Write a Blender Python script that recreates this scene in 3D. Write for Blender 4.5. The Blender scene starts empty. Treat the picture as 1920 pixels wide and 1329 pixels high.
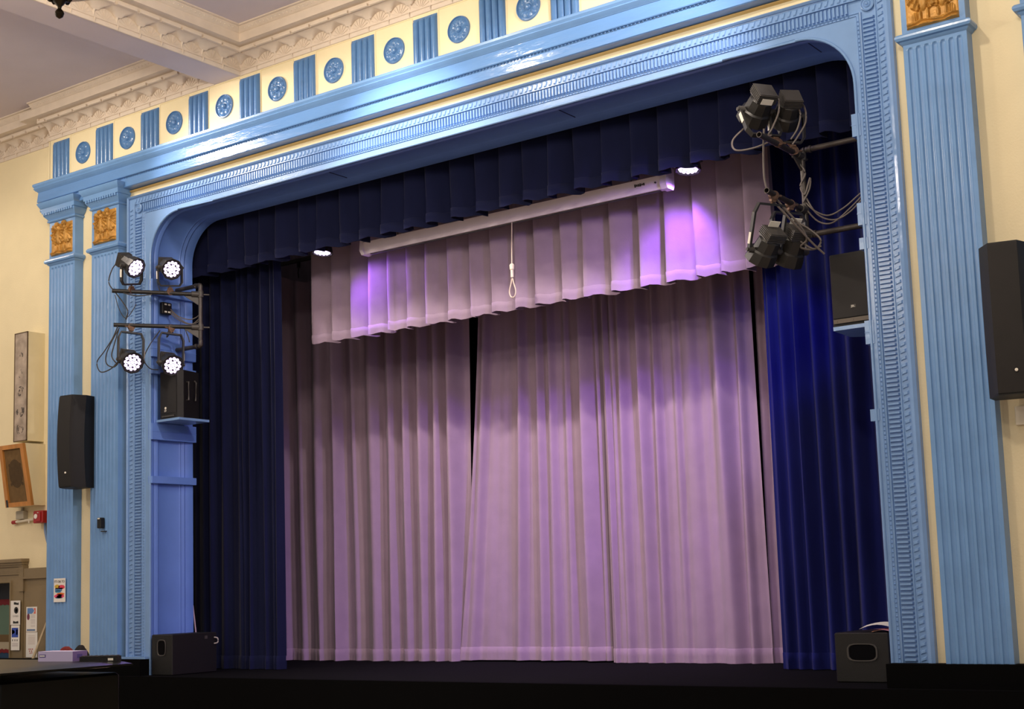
import bpy, math, random
from mathutils import Vector, Matrix
random.seed(7)
R = math.radians
sc = bpy.context.scene
COL = sc.collection

# ------------------------------------------------------------------ camera
cam_d = bpy.data.cameras.new('camera')
cam = bpy.data.objects.new('camera', cam_d); COL.objects.link(cam)
cam_d.sensor_width = 36.0
cam_d.lens = 2628.545 / 1920 * 36
cam_d.shift_x = -(965.404 - 960) / 1920
cam_d.shift_y = (765.62 - 664.5) / 1920
cam_d.clip_end = 200
Rr = Vector((0.80798882, 0.58831577, -0.03222767)); Uu = Vector((0.10009558, -0.08315683, 0.99149676)); Ff = Vector((-0.58063323, 0.80434414, 0.1260776))
m = Matrix((( Rr.x, Uu.x, -Ff.x, 0.0), (Rr.y, Uu.y, -Ff.y, -9.0), (Rr.z, Uu.z, -Ff.z, 1.5), (0, 0, 0, 1)))
cam.matrix_world = m
sc.camera = cam

# ------------------------------------------------------------------ world, exposure, lights
w = bpy.data.worlds.new('world'); sc.world = w; w.use_nodes = True
bg = w.node_tree.nodes['Background']
bg.inputs[0].default_value = (1.0, 0.93, 0.86, 1); bg.inputs[1].default_value = 0.38
sc.view_settings.view_transform = 'Standard'; sc.view_settings.look = 'None'
sc.view_settings.exposure = 0.0; sc.view_settings.gamma = 1.0
sc.view_settings.use_curve_mapping = False
sc.cycles.use_denoising = True
sc.cycles.sample_clamp_indirect = 4.0

WARM = (1.0, 0.87, 0.70)
def point(name, loc, power, col, rad=0.12):
    d = bpy.data.lights.new(name, 'POINT'); d.energy = power; d.color = col; d.shadow_soft_size = rad
    o = bpy.data.objects.new(name, d); COL.objects.link(o); o.location = loc; return o
def spot(name, loc, aim, power, col, ang=60, blend=.6, rad=0.06):
    d = bpy.data.lights.new(name, 'SPOT'); d.energy = power; d.color = col; d.shadow_soft_size = rad
    d.spot_size = R(ang); d.spot_blend = blend
    o = bpy.data.objects.new(name, d); COL.objects.link(o); o.location = loc
    o.rotation_euler = Vector(aim).to_track_quat('-Z', 'Y').to_euler(); return o
# row of ceiling lamps of the hall just in front of the stage wall
LAMPS = [(-15.4, -1.9, 6.62), (-11.45, -1.9, 6.62), (-7.5, -1.9, 6.62), (-3.55, -1.9, 6.62), (0.4, -1.9, 6.62)]
for p in LAMPS:
    spot('ceiling_lamp_light', (p[0], p[1], p[2] - .08), (0, .45, -1), 92, WARM, 150, .5, .08)
for x in (-11.45, -7.5, -3.55):      # added spots without fixtures, aimed in to light the curtains
    spot('added_stage_wash', (x, -1.5, 6.56), (-7.5 - (x+7.5)*.6 - x, 3.4, -4.7), 450, (1.0, .86, .78), 70, .7, .10)
# the hall's further chandeliers
CHAND = [(-7.24, -3.76), (-12.4, -5.2), (-2.1, -5.2), (-7.24, -9.5), (-1.0, -9.5)]
for p in CHAND: point('chandelier_light', (p[0], p[1], 5.62), 230, WARM, .22)

# ------------------------------------------------------------------ materials
def mat(name, col, rough=.6, spec=.5, bump=0, bscale=40, var=0, vscale=6, metal=0, sheen=0, emit=None, estr=0, coat=0, stretch=None):
    mt = bpy.data.materials.new(name); mt.use_nodes = True
    nt = mt.node_tree; b = nt.nodes['Principled BSDF']
    b.inputs['Base Color'].default_value = (*col, 1); b.inputs['Roughness'].default_value = rough
    b.inputs['Specular IOR Level'].default_value = spec; b.inputs['Metallic'].default_value = metal
    b.inputs['Coat Weight'].default_value = coat; b.inputs['Coat Roughness'].default_value = .1
    if sheen: b.inputs['Sheen Weight'].default_value = sheen; b.inputs['Sheen Roughness'].default_value = .5
    if emit: b.inputs['Emission Color'].default_value = (*emit, 1); b.inputs['Emission Strength'].default_value = estr
    tc = nt.nodes.new('ShaderNodeTexCoord'); mp = nt.nodes.new('ShaderNodeMapping')
    nt.links.new(tc.outputs['Object'], mp.inputs[0])
    if stretch: mp.inputs['Scale'].default_value = stretch
    n = nt.nodes.new('ShaderNodeTexNoise'); n.inputs['Scale'].default_value = vscale; n.inputs['Detail'].default_value = 4
    nt.links.new(mp.outputs[0], n.inputs['Vector'])
    r = nt.nodes.new('ShaderNodeValToRGB')
    v = var if var else .03
    r.color_ramp.elements[0].position = .3; r.color_ramp.elements[1].position = .7
    r.color_ramp.elements[0].color = (*[max(0, c * (1 - v)) for c in col], 1)
    r.color_ramp.elements[1].color = (*[min(1, c * (1 + v)) for c in col], 1)
    nt.links.new(n.outputs[0], r.inputs[0]); nt.links.new(r.outputs[0], b.inputs['Base Color'])
    if bump:
        n2 = nt.nodes.new('ShaderNodeTexNoise'); n2.inputs['Scale'].default_value = bscale; n2.inputs['Detail'].default_value = 3
        nt.links.new(mp.outputs[0], n2.inputs['Vector'])
        bp = nt.nodes.new('ShaderNodeBump'); bp.inputs['Strength'].default_value = bump; bp.inputs['Distance'].default_value = .01
        nt.links.new(n2.outputs[0], bp.inputs['Height']); nt.links.new(bp.outputs[0], b.inputs['Normal'])
    return mt
M = {}
M['cream'] = mat('cream_wall', (.83, .72, .47), .75, .3, .15, 60, .03, 3)
M['creamL'] = M['cream']
M['ceil'] = mat('led_tinted_ceiling_paint', (.63, .56, .60), .85, .2, .1, 30, .03, 2)  # purple cast of the LED bounce is put into this base colour
M['plaster'] = mat('plaster_moulding', (.72, .62, .52), .8, .3, .1, 50, .04, 8)
M['blue'] = mat('sky_blue_gloss_paint', (.155, .315, .60), .26, .55, .10, 28, .05, 5)
M['blueent'] = mat('sky_blue_high_gloss_paint', (.125, .275, .57), .16, .6, .55, 16, .05, 5, stretch=(.35, 1, 1.6))
M['blueframe'] = mat('pale_blue_gloss_paint', (.185, .335, .62), .22, .6, .12, 30, .05, 5)
M['bluedk'] = mat('frieze_blue_paint', (.085, .20, .42), .22, .6, .10, 30, .08, 10)
M['reveal'] = mat('reveal_blue_paint', (.135, .265, .70), .38, .5, .08, 20, .05, 3)
M['gold'] = mat('gold_paint', (.46, .235, .045), .42, .5, .2, 60, .25, 12, metal=.25)
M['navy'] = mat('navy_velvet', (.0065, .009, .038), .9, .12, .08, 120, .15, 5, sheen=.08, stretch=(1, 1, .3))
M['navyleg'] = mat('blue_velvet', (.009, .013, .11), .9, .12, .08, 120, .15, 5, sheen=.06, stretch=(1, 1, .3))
M['lilac'] = mat('lilac_drape', (.285, .215, .29), .95, .1, .12, 150, .06, 8, sheen=.15)
M['pink'] = mat('dusty_pink_drape', (.34, .245, .335), .95, .1, .12, 150, .05, 6, sheen=.15)
M['black'] = mat('black_metal', (.018, .017, .016), .42, .5, .1, 80, .2, 8)
M['blackpl'] = mat('black_plastic', (.0065, .006, .0058), .55, .4, .2, 200, .1, 8)
M['grille'] = mat('black_perforated_grille', (.010, .0085, .0078), .6, .4, .3, 600, .1, 8)
M['darkgrey'] = mat('dark_grey_metal', (.06, .055, .05), .45, .5, .1, 60, .15, 8)
M['pipe'] = mat('black_steel_pipe', (.06, .052, .048), .38, .5, .2, 40, .25, 10, metal=.4)
M['rust'] = mat('worn_clamp_metal', (.17, .10, .065), .5, .5, .2, 60, .3, 20, metal=.5)
M['white'] = mat('white_paper', (.80, .78, .74), .7)
M['label'] = mat('white_label', (.85, .82, .72), .6)
M['screen'] = mat('white_enamel_case', (.88, .80, .90), .4, .5)
M['deck'] = mat('black_stage_floor', (.004, .004, .005), 1, .05, .1, 30, .1, 3)
M['skirt'] = mat('black_stage_cloth', (.0022, .0022, .0024), .95, .05)
M['stagedark'] = mat('black_masking', (.004, .004, .005), .95, .05)
M['floor'] = mat('hall_wood_floor', (.42, .33, .24), .5, .5, .1, 20, .15, 4)
M['piano'] = mat('black_piano_lacquer', (.003, .003, .003), .3, .18)
M['brown'] = mat('oak_frame', (.50, .21, .045), .45, .5, .15, 50, .2, 14, stretch=(1, 1, .2))
M['cloth'] = mat('brown_speaker_cloth', (.17, .105, .045), .9, .2, .3, 300, .1, 20)
M['cloth2'] = mat('dark_brown_cone_cloth', (.085, .055, .028), .9, .2, .3, 300, .1, 20)  # darker brown for the cone disc and the four dots round it
M['mesh'] = mat('stained_grille_cloth', (.40, .33, .27), .9, .2, .2, 300, .30, 9)
M['boxcream'] = mat('cream_speaker_box', (.78, .68, .44), .6)
M['taupe'] = mat('taupe_woodwork', (.235, .175, .095), .5, .4, .1, 30, .08, 6)
M['red'] = mat('red_enamel', (.35, .012, .012), .35)
M['ivory'] = mat('ivory_plastic', (.72, .66, .52), .5)
M['greybox'] = mat('grey_conduit_box', (.42, .38, .29), .6)
M['pipeblue'] = mat('blue_painted_conduit', (.14, .24, .45), .4)
M['rope'] = mat('pale_cord', (.62, .52, .42), .8)
M['cable'] = mat('black_cable', (.025, .022, .02), .5)
M['greycable'] = mat('grey_cable', (.13, .11, .10), .5)
M['bronze'] = mat('dark_bronze', (.03, .022, .012), .35, .5, .2, 40, .3, 20, metal=.8)
def flat(n, c, r=.7): 
    if n not in M: M[n] = mat(n, c, r)
    return M[n]
M['lens'] = mat('lit_led_lens', (.9, .85, 1), .2, emit=(.80, .64, 1.0), estr=2.6)
M['lensrim'] = mat('violet_reflector_glow', (.06, .03, .2), .3, emit=(.14, .04, .9), estr=.45)

# ------------------------------------------------------------------ mesh helpers
class MB:
    def __init__(s): s.v = []; s.f = []; s.mi = []; s.cur = 0
    def add(s, vs, fs):
        o = len(s.v); s.v += [tuple(p) for p in vs]; s.f += [tuple(i + o for i in f) for f in fs]; s.mi += [s.cur] * len(fs); return s
    def box(s, x0, x1, y0, y1, z0, z1):
        return s.add([(x0,y0,z0),(x1,y0,z0),(x1,y1,z0),(x0,y1,z0),(x0,y0,z1),(x1,y0,z1),(x1,y1,z1),(x0,y1,z1)],
                     [(0,3,2,1),(4,5,6,7),(0,1,5,4),(1,2,6,5),(2,3,7,6),(3,0,4,7)])
    def cbox(s, x0, x1, y0, y1, z0, z1, c=.01):
        # box with chamfered vertical and horizontal edges
        X = [(x0+c,y0),(x1-c,y0),(x1,y0+c),(x1,y1-c),(x1-c,y1),(x0+c,y1),(x0,y1-c),(x0,y0+c)]
        cx, cy = (x0+x1)/2, (y0+y1)/2
        def ring(z, k): return [(cx+(x-cx)*(1-k*c/abs(x1-x0)*2), cy+(y-cy)*(1-k*c/abs(y1-y0)*2), z) for x, y in X]
        rs = [ring(z0,1), ring(z0+c,0), ring(z1-c,0), ring(z1,1)]
        vs = sum(rs, []); fs = []
        for r in range(3):
            for i in range(8): a=r*8+i; b=r*8+(i+1)%8; fs.append((a,b,b+8,a+8))
        fs.append(tuple(range(7,-1,-1))); fs.append(tuple(range(24,32)))
        return s.add(vs, fs)
    def prism(s, poly, axis, a, b):
        # poly 2D extruded along axis; axis 0: poly=(y,z), 1: (x,z), 2: (x,y)
        def P(p, t): return (t, p[0], p[1]) if axis == 0 else ((p[0], t, p[1]) if axis == 1 else (p[0], p[1], t))
        n = len(poly); vs = [P(p, a) for p in poly] + [P(p, b) for p in poly]
        fs = [(i, (i+1) % n, (i+1) % n + n, i + n) for i in range(n)] + [tuple(range(n-1,-1,-1)), tuple(range(n, 2*n))]
        return s.add(vs, fs)
    def tube(s, pts, r, n=8, caps=True, flatk=None):
        pts = [Vector(p) for p in pts]; rs = r if isinstance(r, (list, tuple)) else [r]*len(pts)
        vs = []; fs = []; up = None
        for i, p in enumerate(pts):
            t = (pts[min(i+1, len(pts)-1)] - pts[max(i-1, 0)])
            if t.length < 1e-9: t = Vector((0,0,1))
            t.normalize()
            if up is None:
                up = Vector((0,0,1)) if abs(t.z) < .9 else Vector((1,0,0))
            a = t.cross(up)
            if a.length < 1e-4: a = t.cross(Vector((0,1,0)))
            a.normalize(); b = t.cross(a).normalized(); up = -b if False else up
            for k in range(n):
                th = 2*math.pi*(k+.5)/n
                vs.append(p + a*math.cos(th)*rs[i] + b*math.sin(th)*rs[i]*(flatk or 1))
        for i in range(len(pts)-1):
            for k in range(n):
                fs.append((i*n+k, i*n+(k+1)%n, (i+1)*n+(k+1)%n, (i+1)*n+k))
        if caps: fs.append(tuple(range(n-1,-1,-1))); fs.append(tuple(range((len(pts)-1)*n, len(pts)*n)))
        return s.add(vs, fs)
    def cyl(s, p0, p1, r, n=16, r1=None):
        return s.tube([p0, p1], [r, r1 if r1 is not None else r], n)
    def lathe(s, prof, org, ax, n=24, cap=True):
        # prof: (t along axis, radius)
        ax = Vector(ax).normalized(); org = Vector(org)
        a = ax.orthogonal().normalized() if abs(ax.z) > .95 else Vector((0,0,1)).cross(ax).normalized()
        b = ax.cross(a); vs = []; fs = []
        for t, r in prof:
            for k in range(n):
                th = 2*math.pi*(k+.5)/n
                vs.append(org + ax*t + a*math.cos(th)*r + b*math.sin(th)*r)
        for i in range(len(prof)-1):
            for k in range(n): fs.append((i*n+k, i*n+(k+1)%n, (i+1)*n+(k+1)%n, (i+1)*n+k))
        if cap: fs.append(tuple(range(n-1,-1,-1))); fs.append(tuple(range((len(prof)-1)*n, len(prof)*n)))
        return s.add(vs, fs)
    def grid(s, fn, nu, nv):
        vs = [fn(i/nu, j/nv) for j in range(nv+1) for i in range(nu+1)]
        fs = [(j*(nu+1)+i, j*(nu+1)+i+1, (j+1)*(nu+1)+i+1, (j+1)*(nu+1)+i) for j in range(nv) for i in range(nu)]
        return s.add(vs, fs)
    def build(s, name, m, parent=None, smooth=False, local=False):
        me = bpy.data.meshes.new(name); me.from_pydata(s.v, [], s.f)
        for x in (m if isinstance(m, list) else [m]): me.materials.append(x)
        if isinstance(m, list):
            for p, i in zip(me.polygons, s.mi): p.material_index = i
        if smooth:
            for p in me.polygons: p.use_smooth = True
            try:
                me.set_sharp_from_angle(angle=R(smooth if smooth is not True else 40))
            except Exception: pass
        me.update()
        import bmesh
        bm = bmesh.new(); bm.from_mesh(me); bmesh.ops.recalc_face_normals(bm, faces=bm.faces); bm.to_mesh(me); bm.free()
        o = bpy.data.objects.new(name, me); COL.objects.link(o)
        if parent is not None:
            o.parent = parent
            if not local: o.matrix_parent_inverse = PINV.get(parent.name, Matrix.Identity(4))
        return o
PINV = {}
def thing(name, loc, label, cat, group=None, rot=None):
    o = bpy.data.objects.new(name, None); COL.objects.link(o); o.empty_display_size = .1
    mtx = Matrix.Translation(Vector(loc)) @ (rot.to_4x4() if rot is not None else Matrix.Identity(4))
    o.matrix_world = mtx; PINV[o.name] = mtx.inverted()
    tag(o, label, cat, group); return o
def tag(o, label, cat, group=None, kind=None):
    o['label'] = label; o['category'] = cat
    if group: o['group'] = group
    if kind: o['kind'] = kind
    return o
def struct(o, label=None):
    o['kind'] = 'structure'
    if label: o['label'] = label
    return o
def dup(root, loc, label, group=None):
    r = root.copy(); COL.objects.link(r); r.location = loc; r['label'] = label
    if group: r['group'] = group
    for ch in list(root.children):
        c = ch.copy(); COL.objects.link(c); c.parent = r; c.matrix_parent_inverse = ch.matrix_parent_inverse.copy()
        for g in ch.children:
            d = g.copy(); COL.objects.link(d); d.parent = c; d.matrix_parent_inverse = g.matrix_parent_inverse.copy()
    return r
def crom(pts, n=6):
    pts = [Vector(p) for p in pts]; P = [pts[0]] + pts + [pts[-1]]; out = []
    for i in range(1, len(P)-2):
        for k in range(n):
            t = k/n; a, b, c, d = P[i-1:i+3]
            out.append(.5*((2*b) + (c-a)*t + (2*a-5*b+4*c-d)*t*t + (-a+3*b-3*c+d)*t**3))
    out.append(pts[-1]); return out
def text(body, loc, rotm, size, m, name, parent, depth=.001, align='CENTER'):
    cu = bpy.data.curves.new(name, 'FONT'); cu.body = body; cu.size = size; cu.extrude = depth; cu.align_x = align; cu.align_y = 'CENTER'
    t = bpy.data.objects.new(name + '_tmp', cu); COL.objects.link(t)
    bpy.context.view_layer.update()
    me = bpy.data.meshes.new_from_object(t.evaluated_get(bpy.context.evaluated_depsgraph_get()))
    bpy.data.objects.remove(t)
    me.transform(Matrix.Translation(Vector(loc)) @ rotm.to_4x4())
    me.materials.clear(); me.materials.append(m)
    o = bpy.data.objects.new(name, me); COL.objects.link(o)
    if parent is not None: o.parent = parent; o.matrix_parent_inverse = PINV.get(parent.name, Matrix.Identity(4))
    return o
FRONT = Matrix(((1,0,0),(0,0,-1),(0,1,0)))    # text facing -Y

# key numbers of the proscenium
OX0, OX1, OZ = -10.925, -3.505, 5.295      # opening
FX0, FX1, FZ = -11.27, -3.212, 5.552       # outer edge of the frame
DECK = .77; REV = .54; RAD = .42

# ------------------------------------------------------------------ setting
b = MB()
b.box(-12.58, OX0-.06, .03, .30, 0, 6.5); b.box(OX1+.06, 6, .03, .30, 0, 6.5)
b.box(OX0-.06, OX1+.06, .03, .30, OZ+.06, 6.5)
b.box(-12.58, 6, 0, .03, 5.86, 6.5)
struct(b.build('wall_back', M['cream']), 'cream plaster wall around the stage opening')
b = MB(); b.box(-20, -13.24, .10, .30, 1.72, 6.5); b.box(-20, -14.3, .10, .30, 0, 1.72); b.box(-13.24, -12.57, .10, .30, 0, 6.5)
struct(b.build('wall_left', M['creamL']), 'cream wall left of the blue pilasters')
b = MB(); b.box(-20, 6, -14, -.22, -.1, 0); struct(b.build('floor', M['floor']))
b = MB()
b.box(-20, 6, -.20, 3.2, DECK-.05, DECK)
struct(b.build('floor_stage', M['deck']), 'black stage floor')
b = MB(); b.box(-20, 6, -.22, -.18, 0, DECK)
b.prism([(.0, DECK), (-.125, DECK), (-.125, .925), (.0, .925)], 0, -20, OX0)
b.prism([(.0, DECK), (-.125, DECK), (-.125, .925), (.0, .925)], 0, OX1, 6)
struct(b.build('baseboard_stage', M['skirt']), 'black skirting and stage front')
# stage house
b = MB(); b.box(-14, 0, 3.2, 3.3, 0, 7.2); struct(b.build('wall_stage_back', M['stagedark']))
b = MB(); b.box(-14, -13.9, .3, 3.3, 0, 7.2); struct(b.build('wall_stage_left', M['stagedark']))
b = MB(); b.box(-.1, 0, .3, 3.3, 0, 7.2); struct(b.build('wall_stage_right', M['stagedark']))
b = MB(); b.box(-14, 0, .3, 3.3, 7.1, 7.2); struct(b.build('ceiling_stage', M['stagedark']))

# ceiling: soffit borders, coffers, beams
ZS, ZC = 6.65, 6.79
TC, TF, TE = .135, .226, .285
beams = [(-15.1, -14.74), (-9.97, -9.61), (-4.87, -4.51), (.26, .62)]
b = MB()
b.box(-20, 6, -14, 0.12, ZC, ZC+.1)
struct(b.build('ceiling', M['ceil']), 'grey pink plaster ceiling with coffers')
YB = -9.0
for i, (x0, x1) in enumerate(beams):
    b = MB(); b.box(x0, x1, -14, .02 if x0 > -12.58 else .1, 6.44, ZC+.02)
    struct(b.build('ceiling_beam', M['ceil']), 'broad plaster ceiling beam running into the room')
def cornice_bays(b, org, du, dn, length, pitch, zb=6.485):
    """shell-vaulted cove: u along the wall, n out of it"""
    H = .125; T = TC; Rw = pitch*.485
    du = Vector(du); dn = Vector(dn); org = Vector(org) + dn*.004
    nb = max(1, round(length/pitch)); p = length/nb
    for k in range(nb):
        nu, nv = 16, 7
        rows = []
        for j in range(-1, nv+1):
            t = max(0, j/nv)
            for i in range(nu+1):
                x = (i/nu-.5)*p
                zc = H*math.sqrt(max(0, 1-(1-t)**2)) if t > 0 else 0
                wv = Rw*(1-t)**1.15 + .003
                hv = Rw*.92 + (H-Rw*.92)*t
                zv = hv*math.sqrt(max(0, 1-(x/wv)**2)) if abs(x) < wv else 0
                z = max(zc, zv)
                if j == -1: z = 0
                nn = t*T
                if j <= 0 and abs(x) < wv:   # scallop ribs
                    pass
                rows.append(org + du*((k+.5)*p + x) + dn*nn + Vector((0,0,zb+z)))
        fs = [(j*(nu+1)+i, j*(nu+1)+i+1, (j+1)*(nu+1)+i+1, (j+1)*(nu+1)+i) for j in range(nv+1) for i in range(nu)]
        b.add(rows, fs)
        # scallop ribs on the lunette
        c0 = org + du*((k+.5)*p) + Vector((0,0,zb+.004)) + dn*.004
        for q in range(7):
            a = math.pi*(q+1)/8
            e = c0 + du*math.cos(a)*Rw*.86 + Vector((0,0,math.sin(a)*Rw*.84))
            b.tube([c0 + (e-c0)*.2, e], [.001, .0035], 4)
        # lip between the notches
        g = p*.06
        b_ = org + dn*T
        for (u0, u1) in ((0, p/2-g), (p/2+g, p)):
            P0 = b_ + du*(k*p+u0); P1 = b_ + du*(k*p+u1)
            vs = []
            for P in (P0, P1):
                vs += [P+Vector((0,0,zb+H-.012)), P+dn*.016+Vector((0,0,zb+H-.008)), P+dn*.018+Vector((0,0,zb+H+.014)), P+Vector((0,0,zb+H+.016))]
            b.add(vs, [(0,1,5,4),(1,2,6,5),(2,3,7,6),(0,4,7,3),(0,3,2,1),(4,5,6,7)])
        # bound ribbon under the cove
        cap = org + du*((k+1)*p)
        for zz, rr in ((6.462, .013),):
            b.tube([cap + dn*.012 + Vector((0,0,zz-.022)), cap+dn*.022+Vector((0,0,zz)), cap + dn*.014 + Vector((0,0,zz+.02))], [.004,.008,.004], 5)
def strip(b, org, du, dn, length, prof):
    """profile (n, z) extruded along u"""
    org = Vector(org); du = Vector(du); dn = Vector(dn); n = len(prof)
    vs = [org + dn*a + Vector((0,0,z)) for a, z in prof] + [org + du*length + dn*a + Vector((0,0,z)) for a, z in prof]
    b.add(vs, [(i, i+1, i+1+n, i+n) for i in range(n-1)])
def cornice(name, org, du, dn, length, coffer=True, mit0=True, mit1=True):
    b = MB()
    strip(b, org, du, dn, length, [(0, 6.435), (.010, 6.437), (.016, 6.447), (.016, 6.472), (.010, 6.476), (.020, 6.480), (.020, 6.488), (0, 6.490)])
    strip(b, org, du, dn, length, [(TC, 6.60), (TC, ZS), ])
    cornice_bays(b, org, du, dn, length, .2406)
    # soffit strip, fascia, egg and dart, coffer edge
    prof = [(0, ZS), (TF, ZS), (TF, 6.732), (TF+.008, 6.735), (TF+.014, 6.742)]
    o_ = Vector(org); u_ = Vector(du); n_ = Vector(dn)
    m0 = (TE+.02) if mit0 else 0; m1 = (TE+.02) if mit1 else 0
    def mit(prof):
        n = len(prof); vs = []
        for e, mm in ((0, m0), (1, m1)):
            for a, z in prof:
                u = (a if mm else 0) if e == 0 else length - (a if mm else 0)
                vs.append(o_ + u_*u + n_*a + Vector((0,0,z)))
        b.add(vs, [(i, i+1, i+1+n, i+n) for i in range(n-1)])
    mit(prof); mit([(TF+.014, 6.742), (TE-.012, 6.770), (TE-.012, 6.776), (TE+.012, 6.779), (TE+.014, ZC+.001)])
    L = length - m0 - m1; ne = int(L/.05)
    for k in range(ne):
        c = o_ + u_*(m0 + (k+.5)*L/ne) + n_*(TF+.026) + Vector((0,0,6.757))
        d = (n_*.55 + Vector((0,0,-.8))).normalized(); up = (n_*.8+Vector((0,0,.55))).normalized()
        vs = [c + d*.010, c + u_*.016, c + up*.018, c - u_*.016, c - up*.018]
        b.add(vs, [(0,1,2),(0,2,3),(0,3,4),(0,4,1)])
    o = b.build(name, M['plaster'], smooth=35); struct(o, 'plaster cornice of shell vaults above the wall'); return o
cornice('trim_1', (-14.74, .10, 0), (1,0,0), (0,-1,0), 2.16, mit1=False)
cornice('trim_2', (-12.58, 0, 0), (1,0,0), (0,-1,0), 2.61, mit0=False)
cornice('trim_3', (-9.61, 0, 0), (1,0,0), (0,-1,0), 4.74)
cornice('trim_4', (-4.51, 0, 0), (1,0,0), (0,-1,0), 4.77)
cornice('trim_5', (-9.61, 0, 0), (0,-1,0), (1,0,0), YB*-1, mit1=False)
cornice('trim_7', (-4.87, 0, 0), (0,-1,0), (-1,0,0), YB*-1, mit1=False)
# small return where the cornice breaks forward
b = MB()
for z0, z1, t in ((6.435, 6.49, .018), (6.60, ZS, TC+.018)):
    b.box(-12.60, -12.58, -t, .10-t, z0, z1)
b.grid(lambda u, v: (-12.582, .10 - TC*u*1.0 - .10*v, 6.485 + .125*math.sqrt(max(0, 1-(1-u)**2))), 8, 1)
b.box(-12.58-TF, -12.58, -TF, .10-TF, ZS, 6.735)
struct(b.build('trim_8', M['plaster']))
b = MB(); b.box(-12.60, -12.575, 0, .10, 5.99, 6.44); b.box(-12.585, -12.565, .03, .10, 0, 6.0); struct(b.build('wall_return', M['cream']))

# ------------------------------------------------------------------ proscenium arch
def opening_path(n=14):
    pts = [(OX0, DECK, (-1, 0))]
    z = DECK
    while z < OZ-RAD-.3: z += .5; pts.append((OX0, min(z, OZ-RAD), (-1, 0)))
    for i in range(n+1):
        a = math.pi - i*math.pi/2/n
        pts.append((OX0+RAD+RAD*math.cos(a), OZ-RAD+RAD*math.sin(a), (math.cos(a), math.sin(a))))
    x = OX0+RAD
    while x < OX1-RAD-.6: x += .5; pts.append((x, OZ, (0, 1)))
    for i in range(n+1):
        a = math.pi/2 - i*math.pi/2/n
        pts.append((OX1-RAD+RAD*math.cos(a), OZ-RAD+RAD*math.sin(a), (math.cos(a), math.sin(a))))
    z = OZ-RAD
    while z > DECK+.3: z -= .5; pts.append((OX1, max(z, DECK), (1, 0)))
    pts.append((OX1, DECK, (1, 0)))
    return pts
PATH = opening_path()
arch = thing('proscenium_arch', (-7.23, 0, DECK), 'sky blue moulded proscenium frame around the stage opening', 'stage arch')
# band rectangles: distance in from the outer edge, per side (left, top, right)
RL = dict(edge=(0, .03), orn=(.035, .09), fl=(.118, .215), bead=(.226, .27), pl=(.27, .345))
RT = dict(edge=(0, .022), orn=(.026, .083), fl=(.09, .178), bead=(.182, .205), pl=(.205, .257))
RX = dict(edge=(0, .045), orn=(.055, .105), fl=(.122, .217), bead=(.230, .255), pl=(.255, .293))
def rectpath(dl, dt, dr): return [(FX0+dl, DECK), (FX0+dl, FZ-dt), (FX1-dr, FZ-dt), (FX1-dr, DECK)]
def bandstrip(b, prof):
    """prof: list of (key position along side dicts as (l,t,r), y)"""
    paths = [[(x, y, z) for x, z in rectpath(*p)] for p, y in prof]
    n = 4; vs = sum(paths, [])
    b.add(vs, [(k*n+i, k*n+i+1, (k+1)*n+i+1, (k+1)*n+i) for k in range(len(paths)-1) for i in range(n-1)])
def D(key, f): 
    return tuple(r[key][0] + (r[key][1]-r[key][0])*f for r in (RL, RT, RX))
b = MB()
bandstrip(b, [((0,0,0), .04), ((0,0,0), -.018), (D('edge', .5), -.030), (D('edge', 1), -.018), (D('edge', 1), -.004), (D('orn', 0), -.002)])
b.build('outer_moulding', M['blueframe'], arch, smooth=30)
b = MB(); bandstrip(b, [(D('orn', 0), -.002), (D('orn', 1), -.002), (D('orn', 1.1), -.010), (D('fl', -.06), -.010), (D('fl', -.02), 0)])
def along(key, pitch, fn, f=.5):
    """call fn(x, z, ux, uz) at even steps along a band"""
    l, t, r = (q[key][0] + (q[key][1]-q[key][0])*f for q in (RL, RT, RX))
    wl, wt, wr = (q[key][1]-q[key][0] for q in (RL, RT, RX))
    x0, x1, zt = FX0+l, FX1-r, FZ-t
    n = int((zt - wt*.5 - .82 - .02)/pitch)
    for k in range(n): fn(x0, zt - wt*.7 - .02 - (k+.5)*pitch, 0, 1, wl); fn(x1, zt - wt*.7 - .02 - (k+.5)*pitch, 0, 1, wr)
    L = x1-x0-wl-wr*.9-.02; n = int(L/pitch)
    for k in range(n): fn(x0 + wl*.6 + .01 + (k+.5)*L/n, zt, 1, 0, wt)
def leaf(x, z, ux, uz, w_):
    px, pz = uz, ux            # perpendicular
    a = .019
    pts = [(x-ux*a-px*w_*.42, z-uz*a-pz*w_*.42), (x+ux*a*.2-px*w_*.42, z+uz*a*.2-pz*w_*.42), (x+ux*a+px*w_*.40, z+uz*a+pz*w_*.40), (x-ux*a*.3+px*w_*.42, z-uz*a*.3+pz*w_*.42)]
    vs = [(p[0], -.002, p[1]) for p in pts] + [(x + (p[0]-x)*.6, -.011, z + (p[1]-z)*.6) for p in pts]
    b.add(vs, [(0,1,5,4),(1,2,6,5),(2,3,7,6),(3,0,4,7),(4,5,6,7)])
along('orn', .047, leaf)
b.build('leaf_band', M['blueframe'], arch, smooth=20)
b = MB()
bandstrip(b, [(D('fl', -.02), 0), (D('fl', 0), .010), (D('fl', 1), .010), (D('fl', 1.04), -.004), (D('bead', 0), -.006)])
def flute(x, z, ux, uz, w_):
    px, pz = uz, ux; a = .0105; h = w_*.46
    out = []
    for sx, y in ((-1, .010), (-.72, -.010), (.40, -.010), (.72, .010)):
        for e in (-1, -.86, .86, 1):
            yy = y if abs(e) < 1 else .010
            out.append((x + ux*a*sx + px*h*e, yy, z + uz*a*sx + pz*h*e))
    b.add(out, [(r*4+c, r*4+c+1, r*4+c+5, r*4+c+4) for r in range(3) for c in range(3)])
along('fl', .0306, flute)
b.build('fluted_band', M['blueframe'], arch, smooth=25)
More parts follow.
